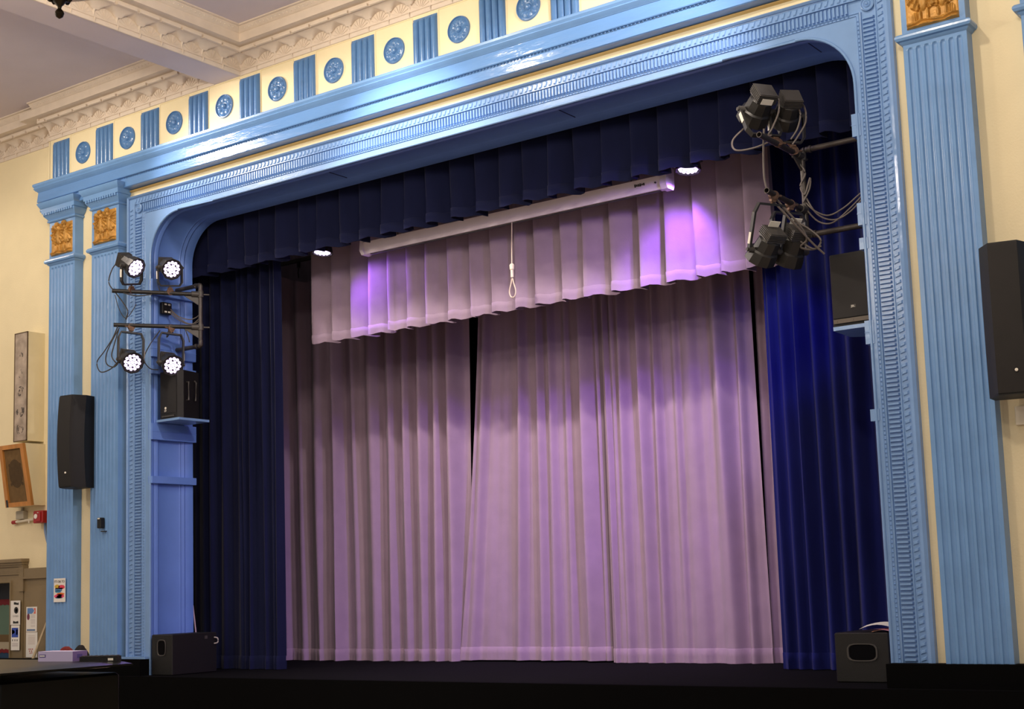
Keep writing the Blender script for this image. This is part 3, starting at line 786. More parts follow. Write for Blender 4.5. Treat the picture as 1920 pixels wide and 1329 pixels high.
# ------------------------------------------------------------------ LED stage lamps
def led_par(name, clamp, body, aim, label, lit=True, up=1, cloth=None, size=1.0, group='round LED stage lamps', white_label=True, side=None):
    """clamp: point on the pipe, body: centre of the housing, aim: beam direction"""
    t = thing(name, clamp, label, 'stage lamp', group)
    c = Vector(clamp); o = Vector(body); a = Vector(aim).normalized()
    cd = (c-o).normalized()
    s = a.cross(cd).normalized() if side is None else Vector(side).normalized()
    k = size
    # housing: faceted drum with a stepped back
    def ringpts(tt, r, n=12):
        u = a.cross(s).normalized()
        return [o + a*tt + (s*math.cos(2*math.pi*(i+.5)/n) + u*math.sin(2*math.pi*(i+.5)/n))*r for i in range(n)]
    def shell(b, prof, n=12, cap0=True, cap1=True):
        vs = []; 
        for tt, r in prof: vs += ringpts(tt, r, n)
        fs = [(j*n+i, j*n+(i+1)%n, (j+1)*n+(i+1)%n, (j+1)*n+i) for j in range(len(prof)-1) for i in range(n)]
        if cap0: fs.append(tuple(range(n)))
        if cap1: fs.append(tuple(range((len(prof)-1)*n, len(prof)*n)))
        b.add(vs, fs)
    b = MB()
    shell(b, [(-.10*k, .060*k), (-.085*k, .078*k), (-.01*k, .086*k), (0, .098*k), (.055*k, .108*k), (.075*k, .108*k), (.075*k, .096*k), (.060*k, .094*k)], 10)
    hs = b.build('housing', M['black'], t, smooth=25)
    # square electronics box on the back
    u = a.cross(s).normalized()
    b = MB()
    def obox(b, cen, dx_, dy_, dz_, hx, hy, hz):
        vs = [cen + dx_*i*hx + dy_*j*hy + dz_*l*hz for i in (-1,1) for j in (-1,1) for l in (-1,1)]
        b.add(vs, [(0,1,3,2),(4,6,7,5),(0,4,5,1),(2,3,7,6),(0,2,6,4),(1,5,7,3)])
    obox(b, o - a*.125*k, s, u, a, .062*k, .062*k, .035*k)
    for q in range(5): obox(b, o - a*(.105+.012*q)*k, s, u, a, .068*k, .068*k, .002*k)
    rb = b.build('rear_box', M['darkgrey'], t)
    # strap of metal round the body carrying the pivots
    b = MB()
    for sg in (-1, 1):
        b = MB(); p0 = o + s*sg*.092*k; b.lathe([(0, .022*k), (.035*k, .022*k), (.035*k, .012*k), (.048*k, .012*k)], p0, s*sg, 12)
        b.build('pivot_knob', M['darkgrey'], t, smooth=30)
    b = MB()
    W_ = .122*k; L_ = (c-o).length - .06*k
    u2 = (cd - s*(cd.dot(s))).normalized()
    path = [o + s*(-W_) - u2*.015*k, o + s*(-W_) + u2*L_*.80, o + s*(-W_*.80) + u2*L_, o + s*(W_*.80) + u2*L_, o + s*W_ + u2*L_*.80, o + s*W_ - u2*.015*k]
    perp = u2.cross(s).normalized()
    vs = []
    for i, p in enumerate(path):
        tdir = (path[min(i+1, 5)]-path[max(i-1, 0)]).normalized(); nn = tdir.cross(perp).normalized()
        vs += [p+perp*.016*k+nn*.008, p-perp*.016*k+nn*.008, p-perp*.016*k-nn*.008, p+perp*.016*k-nn*.008]
    b.add(vs, [(i*4+q, i*4+(q+1)%4, (i+1)*4+(q+1)%4, (i+1)*4+q) for i in range(5) for q in range(4)] + [(0,1,2,3), (20,23,22,21)])
    yk = b.build('yoke', M['black'], t)
    # hook clamp
    b = MB(); top = o + u2*L_
    b.cyl(top, c - cd*.02, .010, 8); obox(b, c - cd*.012, perp, s, cd, .016, .020, .03)
    b.lathe([(-.016, .034), (.016, .034), (.016, .023), (-.016, .023), (-.016, .034)], c, perp if abs(perp.dot(Vector((0,0,1)))) < .5 else s, 14, False)
    b.cyl(c - cd*.0 + s*.03, c + s*.065, .007, 8)
    b.build('clamp', M['rust'], t, smooth=30)
    if white_label:
        b = MB(); obox(b, o - s*(W_+.010*k) + u2*.075*k, perp, u2, s, .012*k, .038*k, .002); b.build('sticker', M['label'], yk)
        b = MB(); obox(b, o - a*.125*k + u2*.070*k, s, a, u2, .04*k, .02*k, .002); b.build('sticker', M['label'], rb)
    # lens cluster
    lensb = MB(); 
    cells = [(0, 0)] + [(.034, i*60+10) for i in range(6)] + [(.067, i*30) for i in range(12)]
    for rr, an in cells:
        cc = o + a*.058*k + (s*math.cos(R(an)) + u*math.sin(R(an)))*rr*k
        lensb.lathe([(0, .0155*k), (.008*k, .015*k), (.013*k, .009*k), (.015*k, .002*k)], cc, a, 10)
    lb = lensb.build('lens_cluster', M['lens'] if lit else M['darkgrey'], hs, smooth=True)
    if lit:
        b = MB(); 
        vs = ringpts(.0595*k, .094*k, 20); b.add(vs, [tuple(range(20))]); b.build('reflector_plate', M['lensrim'], hs)
    return t, o, a
VIOLET = (.42, .16, 1.0)
# hanging from a bar hidden behind the navy valance
for x, lb, n_ in ((-9.45, 'lit violet lamp peeping out under the navy valance left of the white screen case', 0), (-5.33, 'lit violet lamp peeping out under the navy valance right of the white screen case', 1)):
    led_par('stage_lamp', (x, .93, 5.22), (x, .92, 4.905), (.05 if n_ else .10, -.12, -1), lb, True, side=(1, 0, 0))
t = thing('lighting_bar', (-7.3, .93, 5.24), 'black lighting bar hidden behind the navy valance', 'lighting bar')
b = MB(); b.cyl((-11.2, .93, 5.24), (-3.3, .93, 5.24), .024, 10); b.build('pipe', M['pipe'], t, smooth=True)
for x in (-10.2, -7.3, -4.2):
    b = MB(); b.cyl((x, .93, 5.24), (x, .93, 7.1), .008, 6); b.build('suspension_rod', M['pipe'], t)
spot('violet_spot', (-9.42, .91, 4.82), (.95, .30, -1.0), 130, VIOLET, 92, .8, .04)
spot('violet_spot', (-5.36, .91, 4.82), (-.40, .28, -1.0), 120, VIOLET, 95, .8, .04)

for y, z, x0, x1, lb in ((1.26, 5.37, -10.1, -4.6, 'black batten carrying the lilac valance'), (2.74, 5.92, -12.2, -9.2, 'black batten carrying the masking cloth at the upper left')):
    t = thing('curtain_batten', ((x0+x1)/2, y, z), lb, 'batten')
    b = MB(); b.cyl((x0, y, z), (x1, y, z), .024, 10); b.build('pipe', M['pipe'], t, smooth=True)
    for x in (x0+.4, x1-.4): b = MB(); b.cyl((x, y, z), (x, y, 7.1), .008, 6); b.build('suspension_rod', M['pipe'], t)
# ---- pipe frames on the jambs
def pipe_frame(name, label, wall, vx, vy, zs, arms, sgn):
    t = thing(name, wall, label, 'pipe frame', 'pipe frames on the jambs of the opening')
    r = .021
    (z1, zt), (z2, zb) = zs
    for z, q in ((zt, -1), (zb, 1)):
        b = MB()
        b.tube(crom([(vx, vy, z+q*.06), (vx, vy, z+q*.05), (vx, vy, z+q*.015), (vx-sgn*.015, vy, z), (vx-sgn*.05, vy, z), (vx-sgn*.075, vy, z)], 4), [.028]*3+[.0235]*14+[.028]*4, 12)
        b.build('elbow', M['pipe'], t, smooth=40)
    b = MB(); b.cyl((vx, vy, zb), (vx, vy, zt), r, 14); b.build('upright', M['pipe'], t, smooth=True)
    for z in (zt, zb):
        b = MB(); b.cyl((vx-sgn*.03, vy, z), (wall[0]+sgn*.01, vy, z), r, 12); b.lathe([(0,.045),(.012,.045),(.012,.03),(.03,.028)], (wall[0]-sgn*.0, vy, z), (sgn, 0, 0), 14)
        b.build('wall_pipe', M['pipe'], t, smooth=40)
    for (z, end) in ((z1, arms[0]), (z2, arms[1])):
        e = Vector(end); v0 = Vector((vx, vy, z)); d = (e-v0).normalized()
        b = MB(); b.lathe([(0, r), ((e-v0).length-.03, r), ((e-v0).length-.03, r*.75), ((e-v0).length-.12, r*.7)], v0 + d*.03, d, 14, False); b.build('arm', M['black'] if sgn > 0 else M['pipe'], t, smooth=40)
        b = MB(); s_ = d.cross(Vector((0,0,1)))
        b.lathe([(-.03,.030),(.03,.030)], v0, (0,0,1), 12); b.lathe([(.0,.030),(.07,.030)], v0 + d*.02, d, 12)
        b.add([v0+d*.02+Vector((0,0,-.02)), v0+d*.16+Vector((0,0,-.02)), v0+d*.02+Vector((0,0,-.11)), v0+d*.02+s_*.01+Vector((0,0,-.02)), v0+d*.16+s_*.01+Vector((0,0,-.02)), v0+d*.02+s_*.01+Vector((0,0,-.11))], [(0,1,2),(5,4,3),(0,3,4,1),(1,4,5,2),(2,5,3,0)])
        b.cyl(v0 - d*.02 , v0 - d*.085, .008, 8); b.cyl(v0+d*.05+s_*.02, v0+d*.05+s_*.055, .010, 8)
        b.build('swivel_clamp', M['darkgrey'], t, smooth=35)
    return t
pipe_frame('pipe_frame', 'black pipe frame with two long arms on the left jamb', (-10.925, .30, 4.2), -10.53, .30, ((4.488, 4.583), (4.156, 3.969)), ((-10.998, -.41, 4.488), (-11.012, -.379, 4.156)), 1)
pipe_frame('pipe_frame', 'dark pipe frame with two stub arms reaching out from the right jamb', (-3.505, .35, 4.2), -4.08, .35, ((4.555, 4.60), (4.15, 3.965)), ((-4.088, -.34, 4.555), (-4.055, -.34, 4.15)), -1)
CA = Vector((.76, -.63, -.17))
led_par('stage_lamp', (-10.897, -.257, 4.50), (-10.84, -.30, 4.735), (.85, .10, -.55), 'lit lamp standing on the upper left arm, turned away to the right', True)
led_par('stage_lamp', (-10.69, .05, 4.50), (-10.66, .02, 4.735), (.80, -.28, -.42), 'lit lamp standing on the upper left arm nearest the navy drape', True)
led_par('stage_lamp', (-10.915, -.243, 4.14), (-10.89, -.27, 3.80), (.88, -.34, -.46), 'lit lamp hanging at the outer end of the lower left arm, over the stage frame', True, size=1.02)
led_par('stage_lamp', (-10.694, .069, 4.14), (-10.67, .04, 3.78), (.88, -.34, -.46), 'lit lamp hanging from the lower left arm above the shelf loudspeaker', True, size=1.02)
for p in ((-10.76, -.33, 3.74), (-10.54, -.02, 3.72)):
    spot('violet_spot', p, (.8, -.45, -.4), 6, VIOLET, 150, .9, .06)
led_par('stage_lamp', (-4.083, -.05, 4.565), (-4.24, -.04, 4.84), (-.72, .45, -.62), 'dark bodied lamp turned away, topmost on the right pipe frame', True, size=1.12, side=(.55, .82, 0))
led_par('stage_lamp', (-4.078, .20, 4.565), (-4.10, .16, 4.83), (-.60, .60, -.62), 'dark lamp turned away, second on the upper right arm', True, size=1.05, side=(.70, .70, 0))
led_par('stage_lamp', (-4.075, .08, 4.14), (-4.09, .06, 3.80), (-.62, .35, -.85), 'big dark lamp hanging under the lower right arm', True, size=1.15, side=(.5, .86, 0))
led_par('stage_lamp', (-4.06, -.22, 4.14), (-4.18, -.16, 3.78), (-.72, .30, -.75), 'dark lamp overlapping the left side of the lowest one on the right frame', True, size=1.05, side=(.5, .86, 0))
spot('blue_spot', (-4.16, .20, 3.72), (-.55, 1.0, -.25), 55, (.10, .08, 1.0), 50, 1.0, .08)
spot('violet_spot', (-4.3, .05, 3.70), (-.98, .55, -.62), 125, (.45, .22, 1.0), 80, 1.0, .08)
spot('violet_spot', (-4.40, .08, 4.76), (-1.0, .45, -.62), 135, (.45, .22, 1.0), 80, 1.0, .08)

spot('violet_spot', (-4.40, .10, 4.70), (-5.0, 2.2, -3.5), 300, (.45, .22, 1.0), 46, 1.0, .08)
# cables
def cable(label, paths, r=.006, m=None, name='cable'):
    if len(paths) == 1:
        b = MB(); b.tube(crom(paths[0], 6), r, 6); o = b.build(name, m or M['cable'], smooth=True); tag(o, label, 'cable', 'cables of the stage lamps'); return o
    t = thing('cable_bundle', paths[0][0], label, 'cable', 'cables of the stage lamps')
    for p in paths: b = MB(); b.tube(crom(p, 6), r, 6); b.build('cable', m or M['cable'], t, smooth=True)
    return t
cable('black cable looping down from the outermost lamp of the lower left arm', [[(-10.97,-.36,4.14),(-11.03,-.38,4.02),(-11.10,-.42,3.90),(-11.17,-.45,3.80),(-11.13,-.44,3.70),(-11.03,-.40,3.72),(-10.98,-.34,3.80)]])
cable('black cable forming the inner loops beside the outermost lower left lamp', [[(-10.95,-.36,4.12),(-11.02,-.40,3.98),(-11.07,-.42,3.86),(-11.06,-.42,3.77),(-11.0,-.38,3.74),(-10.96,-.34,3.80)], [(-10.96,-.36,4.1),(-10.99,-.39,3.95),(-11.01,-.40,3.84),(-10.97,-.36,3.76)]])
cable('black cable drooping from the upper left lamp down past the arm', [[(-10.97,-.34,4.80),(-11.03,-.38,4.72),(-11.06,-.40,4.58),(-10.99,-.37,4.47),(-10.93,-.34,4.38),(-10.86,-.33,4.28),(-10.90,-.32,4.20)], [(-10.93,-.33,4.47),(-10.84,-.24,4.44),(-10.76,-.12,4.46)]])
cable('thin black cable hanging between the two left arms', [[(-10.99,-.38,4.45),(-10.96,-.36,4.32),(-10.90,-.34,4.22),(-10.86,-.31,4.24),(-10.82,-.26,4.35)], [(-10.80,-.02,4.72),(-10.82,.0,4.60),(-10.79,.02,4.50)]], .004)
cable('grey cables sagging from the outlet to the left upright', [[(-10.86,.20,4.37),(-10.78,.24,4.29),(-10.66,.28,4.25),(-10.56,.30,4.28),(-10.53,.29,4.34)], [(-10.86,.20,4.33),(-10.76,.25,4.24),(-10.64,.28,4.20),(-10.55,.30,4.25),(-10.53,.29,4.30)], [(-10.86,.20,4.35),(-10.70,.26,4.22),(-10.58,.30,4.21),(-10.53,.29,4.27)]], .005, M['greycable'])
cable('black cable loops beside the lamp over the shelf loudspeaker', [[(-10.78,.0,4.12),(-10.86,-.06,3.98),(-10.90,-.1,3.84),(-10.84,-.08,3.74),(-10.76,-.04,3.72)], [(-10.72,.06,4.13),(-10.74,.05,4.05),(-10.70,.08,4.12)], [(-10.62,.18,4.13),(-10.60,.20,4.06),(-10.58,.2,4.0)]], .005)
cable('grey cables sagging from the right frame to the jamb', [[(-4.06,.33,4.20),(-4.0,.33,4.13),(-3.90,.34,4.08),(-3.78,.35,4.12),(-3.66,.36,4.20),(-3.5,.38,4.30)], [(-4.06,.33,4.24),(-3.98,.33,4.10),(-3.86,.34,4.04),(-3.74,.35,4.08),(-3.62,.36,4.18),(-3.5,.38,4.27)], [(-4.07,.33,4.16),(-3.98,.33,4.05),(-3.88,.34,4.02),(-3.76,.35,4.09),(-3.6,.36,4.22),(-3.5,.38,4.33)]], .006, M['greycable'])
cable('grey cables wound down the right upright pipe', [[(-4.09,.31,4.50),(-4.05,.32,4.42),(-4.09,.31,4.33),(-4.06,.31,4.26),(-4.02,.33,4.38),(-4.03,.33,4.30),(-4.08,.31,4.20)]], .007, M['greycable'])
cable('long grey cable hanging from the upper right arm to the lowest lamp', [[(-4.09,-.25,4.62),(-4.12,-.22,4.45),(-4.12,-.22,4.25),(-4.08,-.2,4.12),(-4.02,-.14,4.02),(-3.96,-.06,3.92),(-3.90,.02,3.82),(-3.84,.08,3.74)], [(-4.09,-.22,4.18),(-4.02,-.12,4.05),(-3.96,-.05,3.95),(-3.93,0,3.85),(-3.98,.0,3.80),(-3.92,.05,3.78),(-3.86,.08,3.80)], [(-4.02,.0,4.0),(-3.92,.05,3.92),(-3.86,.08,3.84),(-3.90,.05,3.78),(-3.98,.0,3.84)]], .008, M['greycable'])
cable('grey cables twisted over the two top right lamps', [[(-4.16,-.02,4.98),(-4.08,-.03,4.92),(-4.06,-.05,4.80),(-4.10,-.08,4.68),(-4.13,-.10,4.62),(-4.09,-.14,4.60)], [(-4.04,.16,4.94),(-3.96,.16,4.86),(-3.95,.15,4.74),(-4.0,.12,4.64),(-4.04,.1,4.58)], [(-4.06,.14,4.92),(-3.98,.13,4.82),(-4.0,.12,4.70),(-4.05,.1,4.62)], [(-4.30,-.10,4.72),(-4.38,-.16,4.62),(-4.34,-.2,4.53),(-4.22,-.16,4.53),(-4.12,-.1,4.57)]], .007, M['greycable'])

t = thing('power_outlet', (-10.9, .17, 4.37), 'black power outlet box on the left jamb between the pipe arms', 'outlet')
b = MB(); b.cbox(-10.925, -10.88, .115, .235, 4.32, 4.44, .006); b.build('box', M['blackpl'], t)
for z in (4.335, 4.41): 
    for y in (.14, .185): b = MB(); b.box(-10.882, -10.874, y, y+.025, z, z+.015); b.build('socket', M['label'], t)

# ------------------------------------------------------------------ loudspeakers
def column_speaker(loc, yaw, label, h=.93):
    t = thing('column_loudspeaker', loc, label, 'loudspeaker', 'black column loudspeakers by the pilasters')
    c, s = math.cos(yaw), math.sin(yaw)
    def shape(k): return [(-.15*k, .0), (-.085*k, -.13), (.085*k, -.13), (.15*k, .0), (.13*k, .14), (-.13*k, .14)]
    def P(x, y, z): return (loc[0]+x*c-y*s, loc[1]+x*s+y*c, loc[2]+z)
    b = MB(); rows = []; nz = 14
    for j in range(nz+1):
        v = j/nz; z = (v-.5)*h; bow = -.028*(1-(2*v-1)**2) + .012
        for x, y in shape(1.0): rows.append(P(x, y + (bow if y < .05 else bow*.3), z))
    b.add(rows, [(j*6+i, j*6+(i+1)%6, (j+1)*6+(i+1)%6, (j+1)*6+i) for j in range(nz) for i in range(6)] + [tuple(range(6)), tuple(range(nz*6, nz*6+6))])
    b.build('cabinet', M['blackpl'], t, smooth=30)
    b = MB(); rows = []
    for j in range(nz+1):
        v = .012+.976*j/nz; z = (v-.5)*h; bow = -.028*(1-(2*v-1)**2) + .012
        for x, y in ((-.14, -.012), (-.086, -.137), (.086, -.137), (.10, -.11)): rows.append(P(x, y+bow, z))
    b.add(rows, [(j*4+i, j*4+i+1, (j+1)*4+i+1, (j+1)*4+i) for j in range(nz) for i in range(3)])
    b.build('grille', M['grille'], t, smooth=30)
    b = MB(); lg = P(.03, -.145, -.5*h+.145)
    b.lathe([(0,.010),(.006,.010),(.008,.006)], lg, (s, -c, 0), 10); b.build('badge', M['label'], t)
    for z in (-.12, .12):
        b = MB(); b.add([P(-.03, .13, z-.03), P(.03, .13, z-.03), P(.03, .13, z+.03), P(-.03, .13, z+.03), (P(-.02,0,0)[0], .03, loc[2]+z-.05), (P(.04,0,0)[0]+.02, .03, loc[2]+z-.05), (P(.04,0,0)[0]+.02, .03, loc[2]+z+.05), (P(-.02,0,0)[0], .03, loc[2]+z+.05)], [(0,1,5,4),(1,2,6,5),(2,3,7,6),(3,0,4,7)]); b.build('wall_bracket', M['black'], t)
    return t
column_speaker((-11.83, -.21, 3.09), R(6), 'black column loudspeaker mounted between the two left pilasters')
column_speaker((-2.51, -.27, 3.035), R(12), 'black column loudspeaker mounted at the right edge of the photo', .95)

t = thing('shelf_loudspeaker', (-10.74, .22, 3.24), 'black loudspeaker on the little shelf of the left jamb', 'loudspeaker', 'black loudspeakers on the jamb shelves')
b = MB(); b.prism([(-10.86, .07), (-10.61, .07), (-10.575, .12), (-10.63, .36), (-10.80, .36), (-10.875, .12)], 2, 3.245, 3.715); b.build('cabinet', M['blackpl'], t)
b = MB(); b.prism([(-10.85, .066), (-10.62, .066), (-10.62, .071), (-10.85, .071)], 2, 3.30, 3.70); b.build('grille', M['grille'], t)
b = MB(); b.box(-10.83, -10.65, .060, .068, 3.262, 3.275); b.build('bass_slot', M['darkgrey'], t)
b = MB(); b.lathe([(0,.013),(.003,.013)], (-10.775, .065, 3.35), (0,-1,0), 14); b.build('badge', M['label'], t)
text('EV', (-10.775, .0615, 3.322), FRONT, .028, M['label'], 'badge_lettering', t)
b = MB(); b.tube([(-10.59,.17,3.60),(-10.56,.17,3.60),(-10.56,.17,3.42),(-10.59,.17,3.42)], .009, 6); b.build('handle', M['darkgrey'], t); b = MB(); b.tube([(-10.60,.28,3.62),(-10.575,.28,3.60),(-10.585,.28,3.42)], .008, 6); b.build('handle', M['darkgrey'], t)
t2 = thing('loudspeaker_shelf', (-10.74, .22, 3.22), 'thin pale shelf board under the left jamb loudspeaker', 'shelf', 'small shelves on the jambs')
b = MB(); b.box(-10.888, -10.555, .045, .43, 3.218, 3.241); b.build('board', M['blueframe'], t2)
t = thing('shelf_loudspeaker', (-3.7, .35, 3.235), 'black loudspeaker with a metal lower edge on the right jamb shelf', 'loudspeaker', 'black loudspeakers on the jamb shelves')
b = MB(); b.prism([(-3.87, .24), (-3.56, .24), (-3.545, .28), (-3.60, .52), (-3.83, .52), (-3.89, .28)], 2, 3.235, 3.76); b.build('cabinet', M['blackpl'], t)
b = MB(); b.box(-3.865, -3.565, .232, .242, 3.30, 3.735); b.build('grille', M['grille'], t)
b = MB(); b.box(-3.865, -3.565, .226, .242, 3.262, 3.292)
for x in (-3.84, -3.72, -3.60): b.cyl((x, .224, 3.277), (x, .228, 3.277), .006, 8)
b.build('lower_rail', flat('bronze_grey', (.11, .085, .06), .4), t)
b = MB(); b.box(-3.735, -3.695, .2305, .233, 3.362, 3.385); b.build('badge', M['darkgrey'], t)
text('JBL', (-3.715, .2285, 3.373), FRONT, .020, M['label'], 'badge_lettering', t)
t2 = thing('loudspeaker_shelf', (-3.7, .35, 3.22), 'thin blue shelf board under the right jamb loudspeaker', 'shelf', 'small shelves on the jambs')
b = MB(); b.prism([(-3.85, .18), (-3.545, .18), (-3.545, .56), (-3.79, .56), (-3.86, .50)], 2, 3.205, 3.232); b.build('board', M['blueframe'], t2)

def sub(loc, wx, wy, h, yaw, label, port, ring=False):
    t = thing('subwoofer', loc, label, 'loudspeaker', 'black bass loudspeakers on the stage floor')
    c, s = math.cos(yaw), math.sin(yaw)
    def rot(b):
        b.v = [(loc[0]+x*c-y*s, loc[1]+x*s+y*c, loc[2]+z) for x, y, z in b.v]; return b
    b = MB(); b.cbox(0, wx, 0, wy, 0, h, .008); rot(b).build('cabinet', M['blackpl'], t)
    b = MB(); px, pz, pw, ph = port
    n = 24; vs = []
    for rr, yy in ((1.12, -.001), (1.10, -.006), (1.0, -.006), (.96, -.001), (.94, .03)):
        for i in range(n):
            a = 2*math.pi*i/n; ca, sa = math.cos(a), math.sin(a)
            k = (abs(ca)**4+abs(sa)**4)**-.25
            vs.append((px+pw*rr*ca*k, yy, pz+ph*rr*sa*k))
    b.add(vs, [(j*n+i, j*n+(i+1)%n, (j+1)*n+(i+1)%n, (j+1)*n+i) for j in range(3) for i in range(n)])
    rot(b).build('port_rim', M['darkgrey'], t, smooth=40)
    b = MB(); b.add([(px+pw*.96*math.cos(2*math.pi*i/n)*(abs(math.cos(2*math.pi*i/n))**4+abs(math.sin(2*math.pi*i/n))**4)**-.25, -.0015, pz+ph*.96*math.sin(2*math.pi*i/n)*(abs(math.cos(2*math.pi*i/n))**4+abs(math.sin(2*math.pi*i/n))**4)**-.25) for i in range(n)], [tuple(range(n))])
    rot(b).build('port_opening', M['stagedark'], t)
    if ring:
        b = MB(); b.tube(crom([(wx+.004, wy*.93, h-.05), (wx+.03, wy*.97, h-.06), (wx+.03, wy*.97, h-.10), (wx+.004, wy*.93, h-.11)]), .006, 6); rot(b).build('handle', flat('pale_handle', (.45,.42,.38), .4), t)
        b = MB(); b.box(wx+.0, wx+.004, wy*.72, wy*.78, h-.06, h-.03); rot(b).build('corner_plate', M['darkgrey'], t)
    return t
sub((-10.885, -.02, DECK), .30, .56, .385, 0, 'black bass loudspeaker on the stage floor at the foot of the left jamb', (.15, .26, .055, .07), True)
sub((-4.035, .30, DECK), .395, .45, .34, 0, 'black bass loudspeaker on the stage floor at the foot of the right jamb', (.20, .205, .10, .055))
t = thing('paper_pile', (-3.75, .42, 1.11), 'loose white and pink papers on top of the right bass loudspeaker', 'papers')
for i, (m_, z, a0, pts) in enumerate(((M['label'], 1.132, .1, None), (flat('pink_paper', (.75, .35, .42)), 1.120, -.2, None), (flat('peach_paper', (.8, .5, .3)), 1.114, .3, None))):
    b = MB(); cx, cy = -3.735+.015*i, .42
    def f(u, v, i=i, z=z, a0=a0):
        x = (u-.5)*(.26-.04*i); y = (v-.5)*.2; c, s = math.cos(a0), math.sin(a0)
        return (cx+x*c-y*s, cy+x*s+y*c, z + (.030 if i == 0 else .012)*math.sin(u*math.pi)*(1-.3*v) + (.022 if i == 0 else .004)*v)
    b.grid(f, 8, 6); b.build('sheet', m_, t, smooth=True)
t = thing('thin_rod', (-11.1, .66, DECK), 'thin pale rod leaning by the foot of the navy drape', 'rod')
b = MB(); b.tube([(-11.015, .70, DECK), (-11.115, .70, 1.42)], [.010, .006], 8); b.build('rod', flat('pinkish_rod', (.75, .6, .62)), t)

# ------------------------------------------------------------------ things on the left wall
WY = .10
t = thing('line_array_box', (-12.9, 0, 3.8), 'tall narrow cream loudspeaker box with a stained grille on the left wall', 'loudspeaker')
b = MB(); b.box(-13.005, -12.775, -.105, WY, 3.195, 4.365); b.build('box', M['boxcream'], t)
b = MB(); b.box(-13.0, -12.78, -.112, -.104, 3.20, 4.36); b.build('grille', M['mesh'], t); t.children[-1]['label'] = 'stained grey cloth grille'
b = MB()
for a_ in ((-13.005,-12.995,3.195,4.365), (-12.785,-12.775,3.195,4.365), (-13.005,-12.775,4.357,4.365), (-13.005,-12.775,3.195,3.205)): b.box(a_[0], a_[1], -.116, -.104, a_[2], a_[3])
b.build('trim', flat('dark_brown_edge', (.10,.06,.03)), t)
b = MB()
rnd = random.Random(2)
for zc, r0 in ((3.33,.05),(3.53,.06),(3.72,.05),(3.92,.04),(4.12,.03)):
    for q in range(9 if zc < 3.8 else 4):
        a = rnd.uniform(0, 6.28); r = r0*rnd.uniform(.4, 1.2); L = rnd.uniform(.4, 1.2)
        b.tube([(-12.89+r*math.cos(a+k*L/4), -.1125, zc+r*1.1*math.sin(a+k*L/4)) for k in range(5)], rnd.uniform(.002, .007), 4, flatk=1)
b.build('stain', flat('dark_stain', (.10,.085,.075)), t)

t = thing('wooden_loudspeaker', (-12.9, 0, 2.8), 'oak framed loudspeaker tilted downwards from its cream box on the left wall', 'loudspeaker')
ft = [(-13.165, -.155, 3.165), (-12.745, -.155, 3.165), (-12.735, -.045, 2.515), (-13.185, -.045, 2.515)]
bk = [(-13.165, WY, 3.165), (-12.745, WY, 3.165), (-12.735, WY, 2.515), (-13.185, WY, 2.515)]
b = MB(); b.add(ft+bk, [(0,1,2,3),(0,4,5,1),(1,5,6,2),(2,6,7,3),(3,7,4,0),(4,7,6,5)]); b.build('box', M['boxcream'], t)
def onf(u, v, d):   # point on the tilted front: u 0..1, v 0..1 down
    A_, B_, C_, D_ = [Vector(p) for p in ft]
    p = (A_*(1-u)+B_*u)*(1-v) + (D_*(1-u)+C_*u)*v
    return p + Vector((0, -1, -.17)).normalized()*d
b = MB()
for u0, u1, v0, v1 in ((0,1,0,.07),(0,1,.93,1),(0,.13,.07,.93),(.87,1,.07,.93)):
    q = [onf(u0,v0,-.005), onf(u1,v0,-.005), onf(u1,v1,-.005), onf(u0,v1,-.005), onf(u0,v0,.03), onf(u1,v0,.03), onf(u1,v1,.03), onf(u0,v1,.03)]
    b.add(q, [(0,3,2,1),(4,5,6,7),(0,1,5,4),(1,2,6,5),(2,3,7,6),(3,0,4,7)])
b.build('frame', M['brown'], t)
b = MB(); b.add([onf(.12,.06,.008), onf(.88,.06,.008), onf(.88,.94,.008), onf(.12,.94,.008)], [(0,1,2,3)]); b.build('cloth', M['cloth'], t)
b = MB(); n = 28; b.add([onf(.5+.27*math.cos(2*math.pi*i/n), .47+.23*math.sin(2*math.pi*i/n), .0095) for i in range(n)], [tuple(range(n))])
for u_, v_ in ((.28,.33),(.72,.33),(.28,.64),(.72,.64)): b.add([onf(u_+.04*math.cos(math.pi*i/3), v_+.03*math.sin(math.pi*i/3), .0093) for i in range(6)], [tuple(range(6))])
b.build('cone_disc', M['cloth2'], t)
b = MB(); q = [onf(.04,.88,.031), onf(.12,.88,.031), onf(.12,1,.031), onf(.04,1,.031)]; b.add(q, [(0,1,2,3)]); b.build('hinge', M['black'], t)

t = thing('fire_alarm', (-12.7, .05, 2.39), 'red fire alarm pull box beside the leftmost pilaster', 'fire alarm')
b = MB(); b.cbox(-12.80, -12.64, -.005, WY, 2.325, 2.455, .006); b.build('box', M['red'], t)
b = MB(); b.cbox(-12.745, -12.665, -.018, -.004, 2.34, 2.44, .004); b.build('cover', M['red'], t)
b = MB(); b.lathe([(0,.026),(.006,.026),(.008,.015)], (-12.735, -.018, 2.395), (0,-1,0), 14); b.build('emblem', M['white'], t)
text('FIRE', (-12.70, -.020, 2.432), FRONT, .014, M['white'], 'lettering', t)
t = thing('conduit', (-12.64, .07, 2.1), 'bent blue painted conduit running down from the red alarm box', 'pipe')
b = MB(); b.tube(crom([(-12.70,.075,2.33),(-12.70,.075,2.25),(-12.67,.075,2.15),(-12.625,.075,2.05),(-12.615,.075,1.95),(-12.615,.075,1.86)]), .014, 8); b.build('tube', M['pipeblue'], t, smooth=True)
b = MB(); b.box(-12.64, -12.59, .06, .09, 1.905, 1.915); b.build('strap', M['black'], t)
t = thing('conduit_box', (-13.1, .08, 2.43), 'small grey wall box with a pipe under the wooden loudspeaker', 'junction box')
